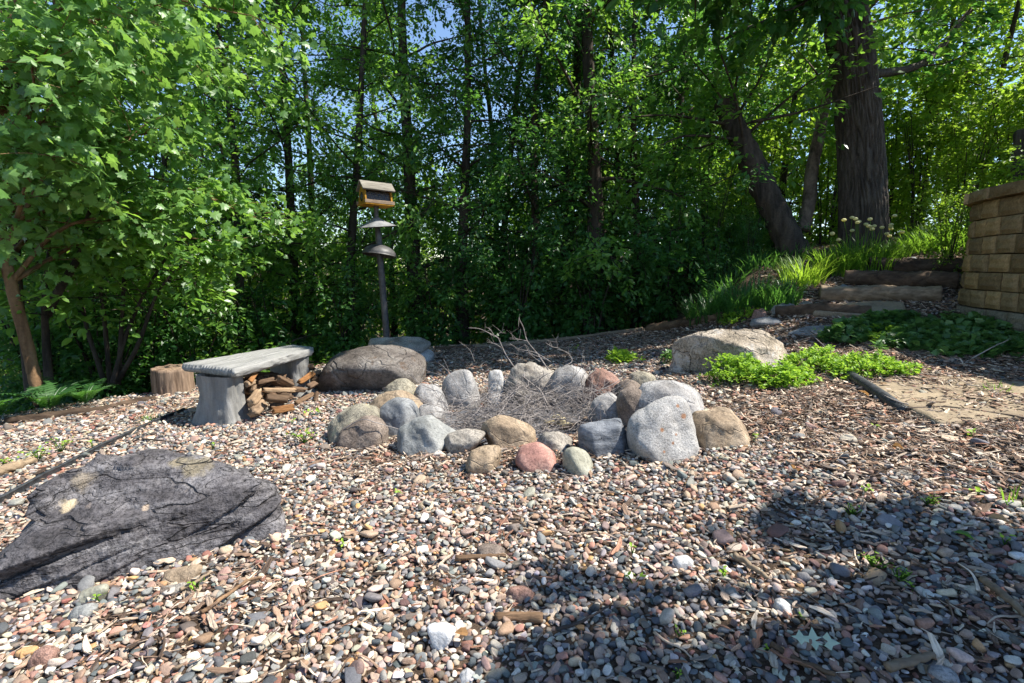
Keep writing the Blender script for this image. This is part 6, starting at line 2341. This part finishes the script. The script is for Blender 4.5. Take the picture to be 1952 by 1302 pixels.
# seedlings sprouting through the gravel
SD = 'weed seedlings in the gravel'
LG = [('leafy yellow-green weed clump in front of the firewood', (580, 845), 26), ('bright weed by the ring end of the gravel left of the mossy boulder', (603, 795), 16), ('weed clump at the left edge by the silvered log end', (72, 880), 24), ('taller weed clump right of the silvered log end', (118, 862), 24), ('grassy weed at the far left edge', (4, 895), 20), ('yellow-green weed on the edging strip', (176, 855), 12), ('weed at the top of the dark boulder', (405, 858), 10),
      ('bright two-leaved seedling in front of the dark boulder', (380, 1130), 18), ('small bright seedling left of the two-leaved one', (190, 1148), 12), ('lime heart-leaved seedling right of the dark boulder', (648, 1050), 16), ('seedling beside the cream pebbles at the shade edge', (1205, 1056), 14), ('green seedling in the shade of the front gravel', (1208, 1118), 18), ('two-leaved seedling at the sunlit patch', (1378, 1104), 18), ('long-leaved green sprout in the right shade', (1665, 1085), 26), ('sprig with pointed leaves below the long-leaved sprout', (1712, 1110), 24), ('seedling at the top edge of the right shade', (1623, 985), 20), ('yellowish seedling right of the flat tan rock', (1650, 945), 14), ('weed near the right edge in sunlight', (1772, 968), 22), ('weed beside the grass blades at the right edge', (1862, 950), 16), ('seedling between tan notched block and gravel', (1437, 842), 12), ('seedling between slate block and rust-spotted stone', (1210, 840), 16), ('seedling at the foot of the rust-spotted stone', (1238, 866), 14), ('tiny seedling on the pink stone side', (1003, 888), 12), ('tiny seedling on the tan wedge', (990, 843), 12), ('weed in the chips below the flagstone', (1848, 838), 18), ('weed pair in the middle of the chips at the right', (1668, 820), 10), ('seedling near the grey cobble at the bottom right', (1740, 1130), 14), ('weed at the right edge in the dark gravel', (1915, 1040), 16), ('seedling left of the pale oak leaf', (1460, 1248), 12), ('tiny seedling at the bottom of the shade', (1300, 1220), 12), ('seedling at the bottom edge below the sunlit patch', (1290, 1300), 14), ('weed by the back logs behind the ring', (1098, 672), 12), ('weed in the dark soil left of the ivy', (1570, 640), 14), ('weed on the soil before the tan flagstone', (1752, 712), 16), ('seedling on the gravel left of the mid shade', (762, 950), 12), ('seedling in the gravel below the bench leg', (555, 812), 10)]
for lab, px, hp in LG:
    p = hit(*px)
    Lf = hp * p[1] / FPX
    n = 6 if hp < 20 else 34
    a = rs.uniform(0, 6.28, n)
    T = np.stack([np.cos(a), np.sin(a), rs.uniform(.0, .9, n)], -1)
    Pp = np.stack([rs.normal(0, .42, n) * Lf, rs.normal(0, .36, n) * Lf, rs.uniform(.3, .9, n) * Lf], -1) if n > 5 else np.tile([0, 0, Lf * .5], (n, 1))
    V, F, tt = place_leaves(Pp, T, np.tile([0, 0, 1.0], (n, 1)) + rs.normal(0, .3, (n, 3)), Lf * (1 if n < 10 else .42) * rs.uniform(.45, .8, n), OVAL, rs, rs.uniform(.4, .9, n))
    st = MB()
    for q in range(0, n, 2):
        Vt, Ft = tube([[0, 0, -.01], Pp[q]], [.0022, .0014], 4, False)
        st.add(Vt, Ft)
    t_ = thing('weed_seedling', lab, 'weed', tuple(p + [0, 0, .012]), 0, SD)
    link('leaves', new_mesh('leaves', V, F, M_SEDUM, False, {'tint': tt}), t_)
    link('stem', st.mesh('stem', M_GRASS, True, 'tint'), t_)

# fallen oak leaf, pale underside up
ok = [(0, 0), (.12, .05), (.2, .22), (.28, .08), (.38, .1), (.48, .34), (.56, .12), (.66, .12), (.78, .26), (.84, .1), (1, 0)]
ok = ok + [(x, -y * .9) for x, y in ok[-2:0:-1]]
V = np.array([(x, y, .10 * y * y * 4 + .12 * (x - .5) ** 2) for x, y in ok] + [(.5, 0, 0.0), (.25, 0, .03), (.75, 0, .03)])
n = len(ok)
F = []
for k in range(n):
    mx_ = (ok[k][0] + ok[(k + 1) % n][0]) / 2
    F.append((k, (k + 1) % n, n + (1 if mx_ < .34 else (2 if mx_ > .67 else 0))))
F += [(n + 1, 4, n), (n, 4, n), (n + 1, n, n - 4)]
F = [f for f in F if len(set(f)) == 3]
M_PALE = leaf_mat('pale_leaf_back', (.42, .5, .36), (.5, .58, .42), (.55, .62, .46), (.4, .55, .2), .25, .5, .4)
p = hit(1505, 1235)
o = link('oak_leaf', new_mesh('oak_leaf', V * .105, np.array(F), M_PALE, False, {'tint': np.full(len(V), .5)}), loc=tuple(p + [0, 0, .03]))
o.rotation_euler = (R(12), R(-6), R(-22))
tag(o, 'pale lobed oak leaf lying underside up in the shaded gravel', 'leaf')
for k, (lab, px, cat_) in enumerate([('curled brown dead leaf beside the dusty flagstone', (1690, 740), 0), ('orange-brown dead leaf in the right chips', (1700, 860), 0), ('tan dead leaf in the chips below the drain pipe', (1655, 765), 0), ('orange crumpled leaf by the quartz shard', (893, 1225), 0), ('brown dead leaf on the right edge chips', (1880, 1000), 0), ('dry pale leaf in front of the tan notched block', (1510, 905), 0), ('fresh green leaf in the shade near the bottom right', (1528, 1195), 1), ('green leaf lying at the edge of the right shade', (1815, 1030), 1)]):
    p = hit(*px)
    Vl = OVAL[0] * [1, 1, 2.5]
    o = link('fallen_leaf', new_mesh('fallen_leaf', Vl * (.04 + .012 * (k % 3)), OVAL[1], M_LEAF if cat_ else M_DEADLEAF, False, {'tint': np.full(len(Vl), .3 + .1 * (k % 5))}), loc=tuple(p + [0, 0, .028]))
    o.rotation_euler = (rs.normal(0, .35), rs.normal(0, .35), rs.uniform(0, 6.28))
    tag(o, lab, 'leaf', 'fallen leaves on the ground')
